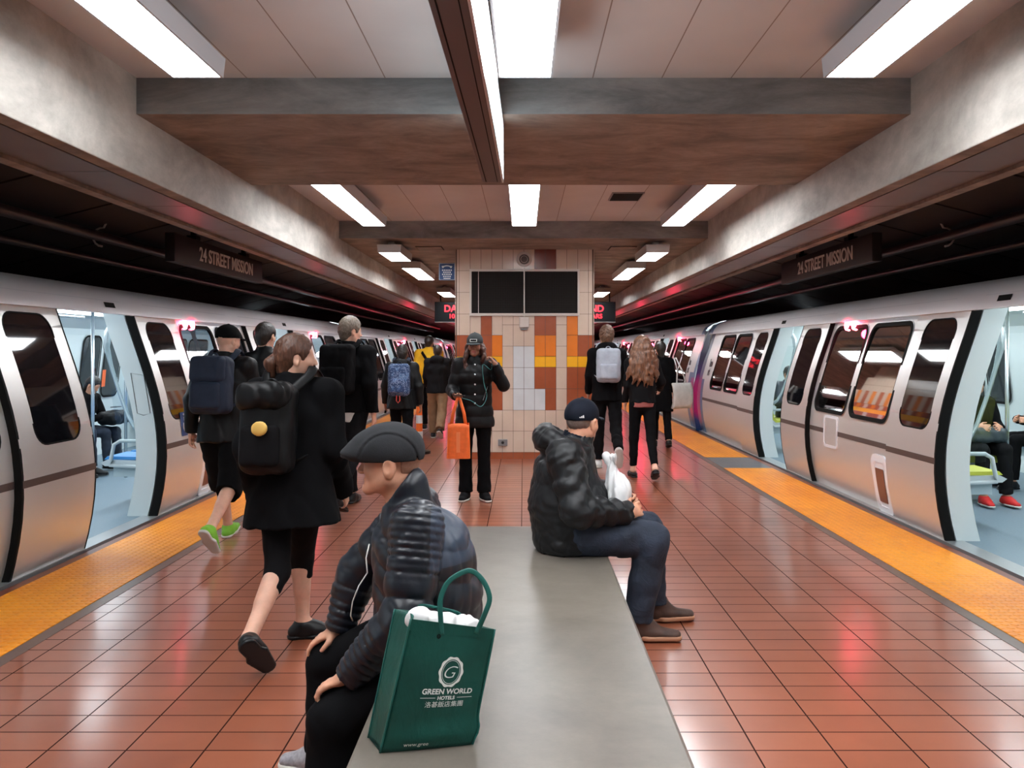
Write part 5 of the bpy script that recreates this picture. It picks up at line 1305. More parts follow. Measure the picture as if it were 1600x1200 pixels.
# woman in black with the white tote
J = pose(1.62, lean=1, thigh=(10, -10), knee=(4, 14), foot=(2, -14), arm=(2, 4), abd=(6, 12), elbow=(14, 20), hw=.92)
r = person(2.18, 13.2, (.0, 1), 'woman in a long black coat with dark hair, walking beside the right train')
body(J, r, SK_B, .012, female=True, eyes=False, lips=False); top(J, r, C_BLACK, .012, name='coat', build=.98, thick=.03, hem=.34, flare=.03, q=1.2); bottom(J, r, C_BLACK, .012); shoes(J, r, C_SHOE, sole=C_SHOE, h=.009)
hair_short(J, r, H_DARK, h=.008, puff=.004, back=-.14, thick=.016)
wr = J['wrR']; b0 = Vector((2.18, 13.2, 0))
tb = empty('tote_bag', (2.18+.33, 13.2-.05, .62), -1.0, label='flat white tote bag at the side of the woman in the long black coat', cat='bag')
mb = MB(); mb.grid(lambda u, v_: Vector((-.03+.05*math.sin(v_*3), (u-.5)*.40, v_*.40)), 8, 8); mb.build('bag_body', C_WHITE, tb, smooth=True, solid=.03)
for yy in (-.1, .1):
    mb = MB(); mb.tube([(-.02, yy, .39), (-.06, yy*.5, .60), (-.17, yy*.2, .80)], .006, 8, flat=2.5); mb.build('handle', C_WHITE, tb, smooth=True)

# ------------------------------------------------------------------ standing woman facing the camera, orange bag
J = pose(1.655, lean=0, thigh=(3, 1), knee=(1, 1), foot=(0, 0), arm=(20, 15), abd=(14, 20), elbow=(62, 60), head_yaw=8, head_pitch=-6, hw=1.0, toe_out=14)
# facing the camera the wearer's right side is on the image left
J['elR'] = J['shR']+V3(.07, .02, -.27); J['wrR'] = J['elR']+V3(-.04, .20, -.045); J['hdR'] = unit((-.35, .9, -.1)); J['hnR'] = V3(-.3, 0, 1.0)
J['elL'] = J['shL']+V3(-.13, .08, -.215); J['wrL'] = J['elL']+V3(.085, .07, .215); J['hdL'] = unit((.55, -.15, .75)); J['hnL'] = V3(.6, .1, -.5)
r = person(-.50, 8.55, (.06, -1), 'woman standing in a black quilted coat and dark cap, hand raised to her ear')
hands = (dict(curl=(55, 60, 62, 64), thumb=35, spread=3), dict(curl=(62, 66, 68, 70), thumb=25, spread=2))
body(J, r, SK_C, .0085, female=True, hands=hands, brow=M_BROW, fine=(.004, .005))
top(J, r, C_BLACKN, .009, name='coat', build=1.02, thick=.030, sleeve=(.070, .060), hem=.17, flare=.015, ribs=(.11, .010), hood=True, wrinkle=.003, k=.02)
bottom(J, r, C_BLACK, .009, leg=(.092, .066, .066, .078), wrinkle=.003, end=.99); shoes(J, r, C_BLACK2, h=.006)
cp, q, (R_, F_, U_) = cap(J, r, cloth('cap_dark_green', srgb(42, 46, 48), .8), h=.0045)
s_ = J['H']/1.72; Mx = frame(tuple(q(0, .104, .052)), tuple(-R_), tuple(unit(U_-F_*.35)))
mb = MB(); mb.box(-.036, .036, -.014, .014, .000, .004, 0, Mx); mb.build('cap_label', C_WHITE, cp)
mb = MB(); mb.box(-.030, .030, -.009, .009, .004, .0055, 0, Mx); mb.build('cap_label_print', C_BLACK, cp)
c = J['head']; v = Vol(c-V3(.22, .22, .42), c+.16, .006); rg = random.Random(7)
v.ell(c-F_*.02-U_*.005, V3(.086, .088, .075), np.stack([R_, F_, U_]), .01)
for i in range(22):
    g = 1 if i < 15 else -1; a = (i % 15)/14.0; x0 = g*(.066+.014*rg.random()); y0 = .045-.13*a if g > 0 else .03-.1*a; ph = rg.random()*6; L = (.36 if g > 0 else .20)*(1-.2*rg.random()); pts = []
    for j in range(9): t_ = j/8; pts.append(c+R_*(x0+g*.018*math.sin(t_*2.5)+.010*math.sin(ph+j*1.5))+F_*(y0+.06*t_+.012*math.cos(ph+j*1.7))+U_*(.0-L*t_))
    v.path(pts, [.012, .016, .018, .018, .018, .017, .016, .013, .007], .008)
v.cut(c+F_*.045, F_, c+F_*.12-U_*.02, .082); v.wrinkle(.004, 50, 3, (1, 1, .4)); v.mesh('hair', H_WAVY, r)
mb = MB(); ch = J['chest']; ft = J['fwd']
for z in (.12, .02, -.08, -.18, -.27): mb.lathe([(0, 0), (.009, .001), (.007, .006), (0, .007)], c=tuple(ch+ft*.165+V3(0, .0, z)), n=12, M=Matrix.Rotation(-PI/2, 4, 'X'))
mb.build('snap_button', M_STEEL, r, smooth=True)
mb = MB(); mb.tube([tuple(ch+ft*.150+V3(-.13+.012*i, -.01, -.10-.035*i)) for i in range(5)], .002, 6); mb.build('pocket_zip', M_STEEL, r)
er = J['wrL']+J['hdL']*.06; pts = [er, er+V3(.01, .03, -.10), ch+ft*.19+V3(-.08, 0, .12), ch+ft*.185+V3(-.09, 0, -.06), ch+ft*.19+V3(-.12, 0, -.20), ch+ft*.20+V3(-.06, 0, -.30), ch+ft*.21+V3(.04, 0, -.24), J['wrR']+J['hdR']*.06]
P_ = []
for i in range(len(pts)-1):
    for tt in (0, .25, .5, .75):
        p0 = pts[max(i-1, 0)]; p1 = pts[i]; p2 = pts[i+1]; p3 = pts[min(i+2, len(pts)-1)]; P_.append(.5*((2*p1)+(-p0+p2)*tt+(2*p0-5*p1+4*p2-p3)*tt**2+(-p0+3*p1-3*p2+p3)*tt**3))
def to_world(r, p): return r.matrix_basis @ Vector(p)
mb = MB(); mb.tube([tuple(p) for p in P_], .0032, 6)
ea = empty('earphones', r.location, r.rotation_euler.z, label='thin teal earphone cable hanging down the front of the standing woman', cat='earphones'); mb.build('cable', mat('cable_teal', srgb(70, 140, 140), .4), ea, smooth=True)
mb = MB(); mb.lathe([(0, -.01), (.008, -.006), (.008, .006), (0, .01)], c=tuple(er), n=12); mb.build('earbud', C_WHITE, ea, smooth=True)
hp = J['wrR']+J['hdR']*.10+V3(0, 0, .0)
ph = empty('phone', r.location, r.rotation_euler.z, label='dark phone held flat in the hand that also carries the orange bag', cat='phone')
mb = MB(); Mp = frame(tuple(hp+V3(0, -.005, .022)), (1, 0, 0), (0, 1, .1)); mb.box(-.06, .06, -.036, .036, -.004, .004, 0, Mp); mb.build('phone_body', M_BLK, ph, bevel=.002)
# orange mesh bag
wp = to_world(r, J['wrR']+J['hdR']*.085); ob_ = empty('orange_bag', (wp.x, wp.y, wp.z-.60), label='orange see-through carrier bag hanging from the standing woman\'s hand', cat='bag')
M_OR = mat('bag_orange', srgb(248, 112, 44), .5, var=.12, vscale=20, bump=.3, bscale=160); M_ORL = mat('bag_orange_light', srgb(252, 140, 84), .5)
def bagpt(u, v_):
    a = u*2*PI; w_ = .115*(1-.10*v_)*(1+.0*a); d_ = .05; ca, sa = math.cos(a), math.sin(a); e = .45
    return Vector((w_*math.copysign(abs(ca)**e, ca), d_*math.copysign(abs(sa)**e, sa), v_*.34+.008*math.sin(3*a)*v_))
mb = MB(); mb.grid(bagpt, 32, 8); mb.poly([bagpt(i/32, 0) for i in range(32)]); mb.build('bag_body', M_OR, ob_, smooth=True, angle=60, solid=.003)
mb = MB(); mb.box(-.018, .018, -.054, -.048, .06, .26); mb.build('print', M_ORL, ob_)
for dy in (-.04, .04):
    mb = MB(); mb.tube([(-.075, dy, .30), (-.055, dy, .44), (-.012, dy*.3, .59), (0, 0, .605), (.012, dy*.3, .59), (.055, dy, .44), (.075, dy, .30)], .004, 8, flat=3.4, up=(0, 1, 0)); mb.build('handle', M_OR, ob_, smooth=True)
# ------------------------------------------------------------------ elderly man on the bench, flat cap and quilted jacket (faces -X)
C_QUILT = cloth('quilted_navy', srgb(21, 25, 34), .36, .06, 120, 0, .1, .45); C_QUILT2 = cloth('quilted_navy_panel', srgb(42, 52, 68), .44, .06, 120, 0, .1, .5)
ox, oy = -.40, 2.80
def W(*p): return V3(p[0]-ox, p[1]-oy, p[2])
def Pw(px, py, Y): v = P(px, py, Y); return W(v.x, v.y, v.z)
J = {'H': 1.64, 'lat': V3(0, 1, 0), 'fwd': V3(-1, 0, 0), 'pel': W(-.31, 2.80, .56), 'waist': W(-.295, 2.80, .69), 'chest': W(-.33, 2.80, .85), 'neck': W(-.385, 2.80, 1.005), 'head': W(-.447, 2.80, 1.150),
     'hF': unit((-1, -.04, .05)), 'hU': unit((.05, 0, 1)),
     'shL': W(-.335, 2.61, .955), 'shR': W(-.395, 2.99, .945), 'elL': Pw(636, 962, 2.54), 'elR': W(-.60, 3.04, .72), 'wrL': Pw(546, 1056, 2.585), 'wrR': Pw(529, 983, 3.0),
     'hdL': unit((-.90, .05, -.36)), 'hnL': unit((-.35, 0, -.9)), 'hdR': unit((-.90, -.02, -.42)), 'hnR': unit((-.35, 0, -.9)),
     'hipL': W(-.33, 2.71, .55), 'hipR': W(-.33, 2.90, .55), 'knL': W(-.590, 2.58, .375), 'knR': W(-.700, 3.0, .395), 'anL': W(-.600, 2.57, .095), 'anR': W(-.70, 3.0, .095),
     'fdL': unit((-1, -.1, 0)), 'fuL': V3(0, 0, 1), 'fdR': unit((-1, .1, 0)), 'fuR': V3(0, 0, 1)}
r = empty('person', (ox, oy, 0), label='elderly man in a flat cap and navy quilted jacket sitting with hands on his knees', cat='person')
hands = (dict(curl=(26, 30, 33, 36), thumb=38, spread=7), dict(curl=(24, 28, 32, 36), thumb=50, spread=10))
ob1, q, (R_, F_, U_) = body(J, r, SK_A, .007, fine=(.0032, .0032), hands=hands, jowl=.015, brow=M_BROW, seat=.455, ears=1.22)
s_ = 1.64/1.72
# jacket: ribbed shoulders and forearms, wide diagonal baffles elsewhere
lo, hi = bounds(J, .14, ('pel', 'chest', 'neck', 'elL', 'elR', 'wrL', 'wrR', 'shL', 'shR')); lo[2] = .40; hi[0] += .14
v = Vol(lo, hi, .0052); lat = J['lat']
v.cone(J['pel']-V3(0, 0, .06), J['waist'], .150, .146, .03, w=lat, q=1.22); v.cone(J['waist'], J['chest'], .146, .138, .04, w=lat, q=1.28); v.cone(J['chest'], J['neck']-V3(0, 0, .05), .136, .085, .04, w=lat, q=1.4)
v.ell(W(-.275, 2.80, .80), (.10, .17, .15), None, .05); v.cone(W(-.40, 2.80, .62), W(-.43, 2.80, .88), .10, .075, .05, w=lat, q=1.5)
v.cut(J['pel']-V3(0, 0, .105), (0, 0, -1))
v.disp(lambda p: -.0085*(np.sqrt(np.abs(np.sin(PI*(p[:, 2]+.55*p[:, 0]+.25*np.abs(p[:, 1]))/.092))+1e-3)-.7), .05)
for k in 'LR':
    sh, el, w_ = J['sh'+k], J['el'+k], J['wr'+k]; m1 = sh*.50+el*.50; d1 = unit(el-sh); d2 = unit(w_-el); m2 = el*.72+w_*.28
    v.cone(J['neck']-V3(0, 0, .055), sh, .070, .082, .03); v.cone(sh-d1*.015, m1, .086, .078, .012, ribs=(.0235, .010)); v.cone(m1, el, .080, .074, .012, ribs=(.075, .014)); v.cone(el, m2, .076, .070, .012, ribs=(.06, .012)); v.cone(m2, w_-d2*.02, .071, .053, .008, ribs=(.027, .011))
    v.cone(w_-d2*.03, w_+d2*.03, .050, .046, .006); v.cut(w_+d2*.006, d2, w_+d2*.05, .08); v.cone(w_-d2*.03, w_+d2*.05, .036, .036, 0, op='sub')
nk = J['neck']; nd = unit(J['head']-nk-V3(0, 0, .03)); c0 = nk-V3(0, 0, .02)
v.cone(c0, nk+nd*.055+V3(.012, 0, .01), .084, .079, .02, w=lat, q=1.05); v.cut(nk+nd*.068+V3(.01, 0, .012), unit(nd+V3(-.62, 0, .0)), nk+nd*.14, .13); v.cone(nk-nd*.02, nk+nd*.17, .064, .074, .0, op='sub')
v.wrinkle(.0035, 24, 3)
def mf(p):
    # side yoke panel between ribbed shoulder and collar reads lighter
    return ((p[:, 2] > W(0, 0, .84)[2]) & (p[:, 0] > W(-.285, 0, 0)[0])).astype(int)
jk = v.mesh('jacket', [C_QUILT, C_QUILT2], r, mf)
v = Vol(lo, hi, .006); v.cone(c0+V3(.0, 0, .02), nk+nd*.052+V3(.010, 0, .0), .068, .072, .02, w=lat, q=1.05); v.cut(nk+nd*.055+V3(.008, 0, .006), unit(nd+V3(-.62, 0, .0)), nk+nd*.13, .12); v.cone(nk-nd*.02, nk+nd*.16, .058, .064, .0, op='sub'); v.mesh('collar_lining', C_BLACK, r)
mb = MB(); dr = [Pw(582, 850, 2.62), Pw(577, 872, 2.60), Pw(579, 895, 2.60), Pw(566, 915, 2.60), Pw(556, 940, 2.60), Pw(553, 962, 2.60), Pw(556, 970, 2.61)]; mb.tube([tuple(p+V3(-.01, 0, 0)) for p in dr], .0022, 6); mb.build('drawstring', C_WHITE, jk, smooth=True)
bottom(J, r, C_BLACK, .007, leg=(.108, .082, .080, .092), end=.985, wrinkle=.004, build=1.1, seat=.453)
shoes(J, r, mat('shoe_grey_white', srgb(150, 146, 150), .6, var=.3, vscale=60), h=.006)
# flat cap
c = J['head']; M3 = np.stack([R_, F_, U_]); Q = lambda a, f, u: c+R_*a+F_*f+U_*u
v = Vol(c-.2, c+.22, .0036)
v.ell(Q(0, -.004, .040), (.091, .110, .094), M3, .0); v.ell(Q(0, .045, .040), (.084, .100, .058), M3, .045); v.ell(Q(0, .085, .022), (.076, .085, .026), M3, .03)
v.cut(Q(0, 0, .006), unit(-U_-F_*.06)); v.ell(Q(0, -.004, .018), (.079, .100, .082), M3, 0, op='sub')
def seam(p):
    d = p-c; f = d@F_; u = d@U_; g = np.sqrt(((f-.0)/.092)**2+((u-.012)/.086)**2)-1; return .0042*np.exp(-(g*.09/.0032)**2)*(u > .012) - .0022*np.exp(-((g*.09-.008)/.005)**2)*(u > .012)
v.disp(seam); v.mesh('flat_cap', C_CHAR, r)
v = Vol(c-.2, c+.22, .004); v.ell(Q(0, .088, .012), (.070, .082, .012), M3, 0); v.cut(Q(0, .07, 0), -F_); v.mesh('brim', C_CHAR, r)
# close cropped grey hair below the cap
v = Vol(c-.14, c+.14, .004); v.ell(Q(0, -.008, .022), (.0748, .0950, .090), M3, 0); v.cut(Q(0, -.040, 0), F_); v.cut(Q(0, 0, -.045), -U_); v.cut(Q(0, 0, .03), U_); v.mesh('hair', mat('hair_cropped_grey', srgb(160, 118, 98), .7, var=.12, vscale=90), r)

# ------------------------------------------------------------------ green hotel tote
A = Vector((-.380, 2.215, .452)); Bc = Vector((-.140, 2.262, .452)); TA = Vector((-.302, 2.245, .798)); TB = Vector((-.080, 2.300, .752))
Cb = Vector((-.428, 2.300, .452)); Db = Vector((-.175, 2.352, .452)); TC = Vector((-.362, 2.350, .792)); TD = Vector((-.125, 2.395, .745))
org = Vector((-.28, 2.29, .452))
tb = empty('tote_bag', org, label='dark green shopping tote with white hotel lettering standing on the bench', cat='bag')
def tote_mat():
    t = NT('tote_green'); oc = t.coord(); n = t.noise(oc, 7, 4, .6); t.base(t.ramp(n, [(.3, srgb(7, 60, 52)), (.7, srgb(11, 80, 70))])); t.rough(.5); t.b.inputs['Specular IOR Level'].default_value = .4
    b1 = t.bump(t.noise(oc, 420, 2, .5), .25, .0008); t.bump(t.noise(t.mapping(oc, (1, 1, .6)), 9, 4, .6, 1.2), .5, .014, b1); return t.m
M_TOTE = tote_mat(); M_TOTEL = mat('tote_strap', srgb(20, 92, 84), .5, bump=.3, bscale=300, bdist=.001); M_PRINT = mat('tote_print_white', srgb(226, 228, 222), .55)
def bil(a, b, c_, d, u, v_): return (a*(1-u)+b*u)*(1-v_)+(c_*(1-u)+d*u)*v_
fn = (Bc-A).cross(TA-A).normalized()
if fn.y > 0: fn = -fn
def front(u, v_, e=0.0): return bil(A, Bc, TA, TB, u, v_)+fn*(.016*math.sin(PI*u)*math.sin(PI*min(1, v_*1.05))+.010*math.exp(-((v_-.10)/.09)**2)*math.sin(PI*u)+.004*math.sin(5*u+3*v_)*v_*(1-v_)*4+e)-org+Vector((.010*math.exp(-((v_-.13)/.08)**2)*u**3, 0, 0))
def right(u, v_): return bil(Bc, Db, TB, TD, u, v_)+Vector((-.020*math.sin(PI*u)*v_+.022*math.exp(-((v_-.13)/.09)**2)*math.sin(PI*u)+.010*math.exp(-((v_-.13)/.08)**2)*(1-u), 0, 0))-org
def left(u, v_): return bil(A, Cb, TA, TC, u, v_)+Vector((.022*math.sin(PI*u)*(.3+.7*v_)-.006*math.sin(6*v_)*math.sin(PI*u), 0, 0))-org
def back(u, v_): return bil(Cb, Db, TC, TD, u, v_)-org+Vector((0, .012*math.sin(PI*u)*v_, 0))
mb = MB()
for fnc in (front, right, left, back): mb.grid(fnc, 24, 30)
mb.quad(A-org, Bc-org, Db-org, Cb-org)
o = mb.build('bag_body', M_TOTE, tb, smooth=True, angle=50, solid=.002)
# piped corner seams, top hem
mb = MB(); mb.tube([tuple(front(0, i/20)+Vector((-.002, -.002, 0))) for i in range(21)], .0028, 6); mb.tube([tuple(left(1, i/20)+Vector((-.002, 0, 0))) for i in range(21)], .0025, 6); mb.tube([tuple(front(1, i/20)+Vector((.001, -.001, 0))) for i in range(21)], .0025, 6)
mb.build('corner_piping', M_TOTEL, o, smooth=True)
mb = MB(); mb.grid(lambda u, v_: front(u, .915+v_*.085, .0022), 24, 3); mb.build('top_hem', M_TOTE, o, smooth=True)
def strapm(name, pts, wd=.013, par=tb, m=M_TOTE):
    P_ = []; pts = [Vector(p)-org for p in pts]
    for i in range(len(pts)-1):
        for k in range(5):
            tt = k/5; p0 = pts[max(i-1, 0)]; p1 = pts[i]; p2 = pts[i+1]; p3 = pts[min(i+2, len(pts)-1)]; P_.append(.5*((2*p1)+(-p0+p2)*tt+(2*p0-5*p1+4*p2-p3)*tt**2+(-p0+3*p1-3*p2+p3)*tt**3))
    P_.append(pts[-1]); mb = MB(); mb.tube([tuple(p) for p in P_], .0016, 10, flat=wd/.0016*.5, up=(0, -1, 0)); return mb.build(name, m, par, smooth=True)
hy = 2.262
strapm('handle', [P(690, 992, hy), P(688.5, 965, hy), P(688, 938, hy+.005), P(697, 914, hy+.01), P(714, 899, hy+.015), P(736, 892, hy+.02), P(755, 908, hy+.02), P(765, 934, hy+.015), P(758, 958, hy+.01), P(744, 990, hy+.012)], .015, m=M_TOTEL)
strapm('handle', [P(657, 962, 2.375), P(655, 950, 2.37), P(662, 946, 2.36), P(690, 951, 2.36), P(714, 957, 2.37), P(720, 966, 2.385)], .015, m=M_TOTEL)
mb = MB(); u0, v0 = .355, .895
for k in range(2): mb.tube([tuple(front(u0+.020*(1-k*.5)*math.cos(a), v0+.016*(1-k*.5)*math.sin(a), .004)) for a in np.linspace(0, 2*PI, 14, endpoint=False)], .001, 5, closed=True)
mb.build('stitching', M_BLACK, o)
# white plastic inside
lo_, hi_ = V3(-.36, 2.24, .70)-V3(org), V3(-.09, 2.40, .84)-V3(org); v = Vol(lo_-.03, hi_+.03, .004)
for (x, y, z, a) in ((-.290, 2.318, .775, .030), (-.255, 2.325, .765, .028), (-.205, 2.335, .752, .030), (-.155, 2.342, .745, .028), (-.230, 2.325, .750, .028)): v.ell(V3(x, y, z)-V3(org), (a*1.2, a*.9, a), None, .02)
v.wrinkle(.006, 46, 3); v.mesh('plastic_wrapping', mat('plastic_white', srgb(218, 216, 216), .3), tb)
# printed emblem and lettering on the front
def on_front(fx):
    return lambda c_: front(fx[0]+c_.x, fx[1]+c_.y, fx[2] if len(fx) > 2 else .0018)
FW, FH = (Bc-A).length, (TA-A).length
def put(name, txt, u, v_, hgt, width=None, bold=0, shear=0.0):
    o_ = lettering(name, txt, hgt, M_PRINT, Matrix.Identity(4), None, 0.0, bold)
    xs = [q_.co.x for q_ in o_.data.vertices]; ys = [q_.co.y for q_ in o_.data.vertices]; cx_, cy_ = (min(xs)+max(xs))/2, (min(ys)+max(ys))/2; sx_ = width/(max(xs)-min(xs)) if width else 1
    for q_ in o_.data.vertices:
        x_, y_ = (q_.co.x-cx_)*sx_, q_.co.y-cy_; x_ += shear*y_; q_.co = front(u+x_/FW, v_+y_/FH, .0028)
    o_.parent = o; return o_
put('print_name', 'GREEN WORLD', .585, .470, .021, .140, .0006)
put('print_hotels', 'HOTELS', .585, .418, .014, .048, .0005)
put('print_script', '洛碁飯店集團', .575, .368, .018, .105, 0)
put('print_web', 'www.gree', .36, .045, .016, .066, .0002)
put('print_letter', 'G', .575, .625, .050, .030, -.0008, .35)
mb = MB()
def fp(x, y, e=.003): return front(.58+x/FW, .625+y/FH, e)
N = 64
def rad(a, k): sc_ = 1+(.035*math.cos(10*a) if k else 0); return sc_
for k, (ra, rb, wv) in enumerate((((.034, .043), (.027, .036), 1), ((.0245, .0335), (.0235, .0320), 0))):
    for i in range(N):
        a, b = 2*PI*i/N, 2*PI*(i+1)/N
        pa = lambda r_, t_: fp(r_[0]*math.cos(t_)*rad(t_, wv and r_[0] > .03), r_[1]*math.sin(t_)*rad(t_, wv and r_[0] > .03))
        mb.quad(pa(ra, a), pa(ra, b), pa(rb, b), pa(rb, a))
    mb.build('print_ring', M_PRINT, o); mb = MB()
for (x0, x1) in ((-.072, -.030), (.030, .072)): mb = MB(); mb.quad(front(.585+x0/FW, .417, .003), front(.585+x1/FW, .417, .003), front(.585+x1/FW, .421, .003), front(.585+x0/FW, .421, .003)); mb.build('print_rule', M_PRINT, o)

# ------------------------------------------------------------------ man in the navy cap on the far end of the bench (faces +X, head turned away)
ox, oy = .30, 4.50
J = {'H': 1.74, 'lat': V3(0, -1, 0), 'fwd': V3(1, 0, 0), 'pel': W(.235, 4.50, .585), 'waist': W(.225, 4.50, .71), 'chest': W(.225, 4.50, .86), 'neck': W(.275, 4.50, 1.015), 'head': W(.318, 4.52, 1.140),
     'hF': unit((.62, .78, -.04)), 'hU': unit((.03, 0, 1)),
     'shR': W(.215, 4.30, .975), 'shL': W(.235, 4.71, .97), 'elR': W(.275, 4.20, .715), 'elL': W(.33, 4.80, .72), 'wrR': W(.545, 4.33, .680), 'wrL': W(.565, 4.62, .705),
     'hdR': unit((.72, .62, .10)), 'hnR': unit((-.5, .5, -.3)), 'hdL': unit((.55, -.80, .08)), 'hnL': unit((-.5, -.4, -.4)),
     'hipR': W(.30, 4.40, .565), 'hipL': W(.30, 4.60, .565), 'knR': W(.675, 4.36, .535), 'knL': W(.690, 4.66, .53), 'anR': W(.600, 4.385, .095), 'anL': W(.735, 4.69, .095),
     'fdR': unit((1, -.12, 0)), 'fuR': V3(0, 0, 1), 'fdL': unit((1, .03, .02)), 'fuL': V3(0, 0, 1)}
r = empty('person', (ox, oy, 0), label='heavyset seated man in a black hooded jacket, jeans, boots and a navy cap', cat='person')
hands = (dict(curl=(38, 42, 44, 46), thumb=30, spread=5), dict(curl=(40, 44, 46, 48), thumb=30, spread=5))
ob2, q, (R_, F_, U_) = body(J, r, SK_A, .008, fine=(.0042, .0042), hands=hands, jowl=.010, ears=1.15, build=1.15, eyes=False, seat=.455)
lat = J['lat']; lo, hi = bounds(J, .17, ('pel', 'chest', 'neck', 'elL', 'elR', 'wrL', 'wrR', 'shL', 'shR')); lo[2] = .40; hi[2] += .1; lo[0] -= .14
v = Vol(lo, hi, .0065)
v.cone(J['pel']-V3(0, 0, .05), J['waist'], .185, .185, .03, w=lat, q=1.12); v.cone(J['waist'], J['chest'], .190, .165, .05, w=lat, q=1.15); v.cone(J['chest'], J['neck']-V3(0, 0, .06), .160, .10, .04, w=lat, q=1.35); v.ell(W(.32, 4.5, .70), (.15, .18, .15), None, .05)
v.cone(W(.24, 4.5, .55), W(.43, 4.5, .565), .135, .128, .04, w=lat, q=1.55)
for k in 'LR':
    sh, el, w_ = J['sh'+k], J['el'+k], J['wr'+k]; d2 = unit(w_-el)
    v.cone(J['neck']-V3(0, 0, .07), sh, .085, .088, .04); v.cone(sh, el, .092, .082, .03, fold=(.006, 55, 1)); v.cone(el, w_+d2*.01, .084, .056, .03, fold=(.007, 75, 2)); v.cut(w_+d2*.004, d2, w_+d2*.06, .085)
v.cut((0, 0, .456), (0, 0, -1))
nk = J['neck']; v.cone(nk-V3(0, 0, .05), nk+V3(.02, 0, .055), .095, .082, .02); v.cut(nk+V3(.01, 0, .05), unit((.5, 0, 1)), nk+V3(.03, 0, .12), .11)
# hood lying on the back
HM = frameR(unit((.8, 0, .45)), (0, 0, 1)); HM = np.stack([HM[0], HM[1], HM[2]])
v.ell(W(.135, 4.50, 1.050), (.150, .085, .085), HM, .02); v.cone(W(.15, 4.38, 1.06), W(.33, 4.40, .99), .045, .030, .02); v.cone(W(.15, 4.62, 1.06), W(.33, 4.60, .99), .045, .030, .02)
v.ell(W(.205, 4.50, 1.115), (.095, .070, .055), HM, .015, op='sub')
v.wrinkle(.0050, 22, 7, (.8, 1, 1.1)); v.wrinkle(.002, 60, 2)
v.mesh('jacket', cloth('rain_jacket_black', (.008, .0085, .010), .48, .08, 150, 0, .1, .32), r)
v = Vol(V3(nk)-.16, V3(nk)+.16, .006); v.cone(nk-V3(0, 0, .03), nk+V3(.012, 0, .062), .078, .070, .01); v.cut(nk+V3(.01, 0, .062), unit((.35, 0, 1)), nk+V3(.03, 0, .12), .11); v.cone(nk, nk+V3(.02, 0, .15), .060, .062, 0, op='sub'); v.mesh('inner_collar', C_NAVYC, r)
bottom(J, r, C_DEN, .007, leg=(.115, .088, .078, .070), end=.97, wrinkle=.005, build=1.15, seat=.453)
C_BOOT = mat('boot_brown', srgb(72, 48, 38), .6, var=.3, vscale=20, bump=.3); C_BSOLE = mat('boot_sole_tan', srgb(178, 128, 98), .6)
shoes(J, r, C_BOOT, sole=C_BSOLE, high=.085, h=.0055, L=.30, name='boot', soleh=.026)
for k in 'LR':
    an, fd = J['an'+k], unit(J['fd'+k]); rt = np.cross(fd, V3(0, 0, 1)); mb = MB()
    for i in range(4):
        p0 = an+fd*(.050+.020*i)+V3(0, 0, .028-.020*i); mb.tube([tuple(p0-rt*.026-V3(0, 0, .006)), tuple(p0+V3(0, 0, .004)), tuple(p0+rt*.026-V3(0, 0, .006))], .0028, 6)
    mb.build('laces', mat('boot_laces', srgb(96, 78, 62), .7), r)
# cap
cpm, q, _ = cap(J, r, C_NAVYC, h=.0042)
mb = MB(); Bk = -F_; cc = q(.058, -.088, .030)
side_d = unit(R_*.55-F_*.83); Mx = frame(tuple(cc+side_d*.004), tuple(np.cross(V3(0, 0, 1), side_d)), (0, 0, 1))
for i, h_ in enumerate((.006, .011, .016)): mb.quad(*[Mx @ Vector(p) for p in ((-.012+i*.009, -.006, 0), (-.005+i*.009, -.006, 0), (-.005+i*.009-.003, -.006+h_, 0), (-.011+i*.009-.003, -.006+h_*.72, 0))])
mb.build('cap_mark', C_WHITE, cpm)
c = J['head']; M3 = np.stack([R_, F_, U_]); v = Vol(c-.14, c+.14, .004); v.ell(c+U_*.022-F_*.008, (.0765, .0970, .091), M3, 0); v.cut(c+F_*.030, F_); v.cut(c-U_*.045+F_*.02, unit(-U_+F_*.5)); v.wrinkle(.0015, 90, 3, (1, 1, 1), .02); v.mesh('hair', mat('hair_grey_short', srgb(112, 92, 84), .7, var=.25, vscale=140), r)
# white plastic bag on his lap
wb = empty('plastic_bag', (.50, 4.46, .64), label='white knotted plastic bag on the lap of the man in the navy cap', cat='bag')
v = Vol(V3(-.13, -.13, -.05), V3(.13, .13, .36), .005); v.ell((0.01, 0, .10), (.062, .085, .11), None, 0); v.cone((.0, 0, .15), (-.03, 0, .27), .055, .018, .04); v.cone((-.03, 0, .27), (-.05, .02, .31), .014, .022, .01); v.cone((-.03, 0, .27), (-.015, -.02, .315), .012, .018, .01)
v.disp(lambda p: .006*np.sin(9*np.arctan2(p[:, 1], p[:, 0])+12*p[:, 2])*(p[:, 2] > .02)); v.wrinkle(.005, 34, 5, (1, 1, .5)); v.mesh('bag_body', mat('plastic_bag_white', srgb(214, 214, 214), .35), wb)

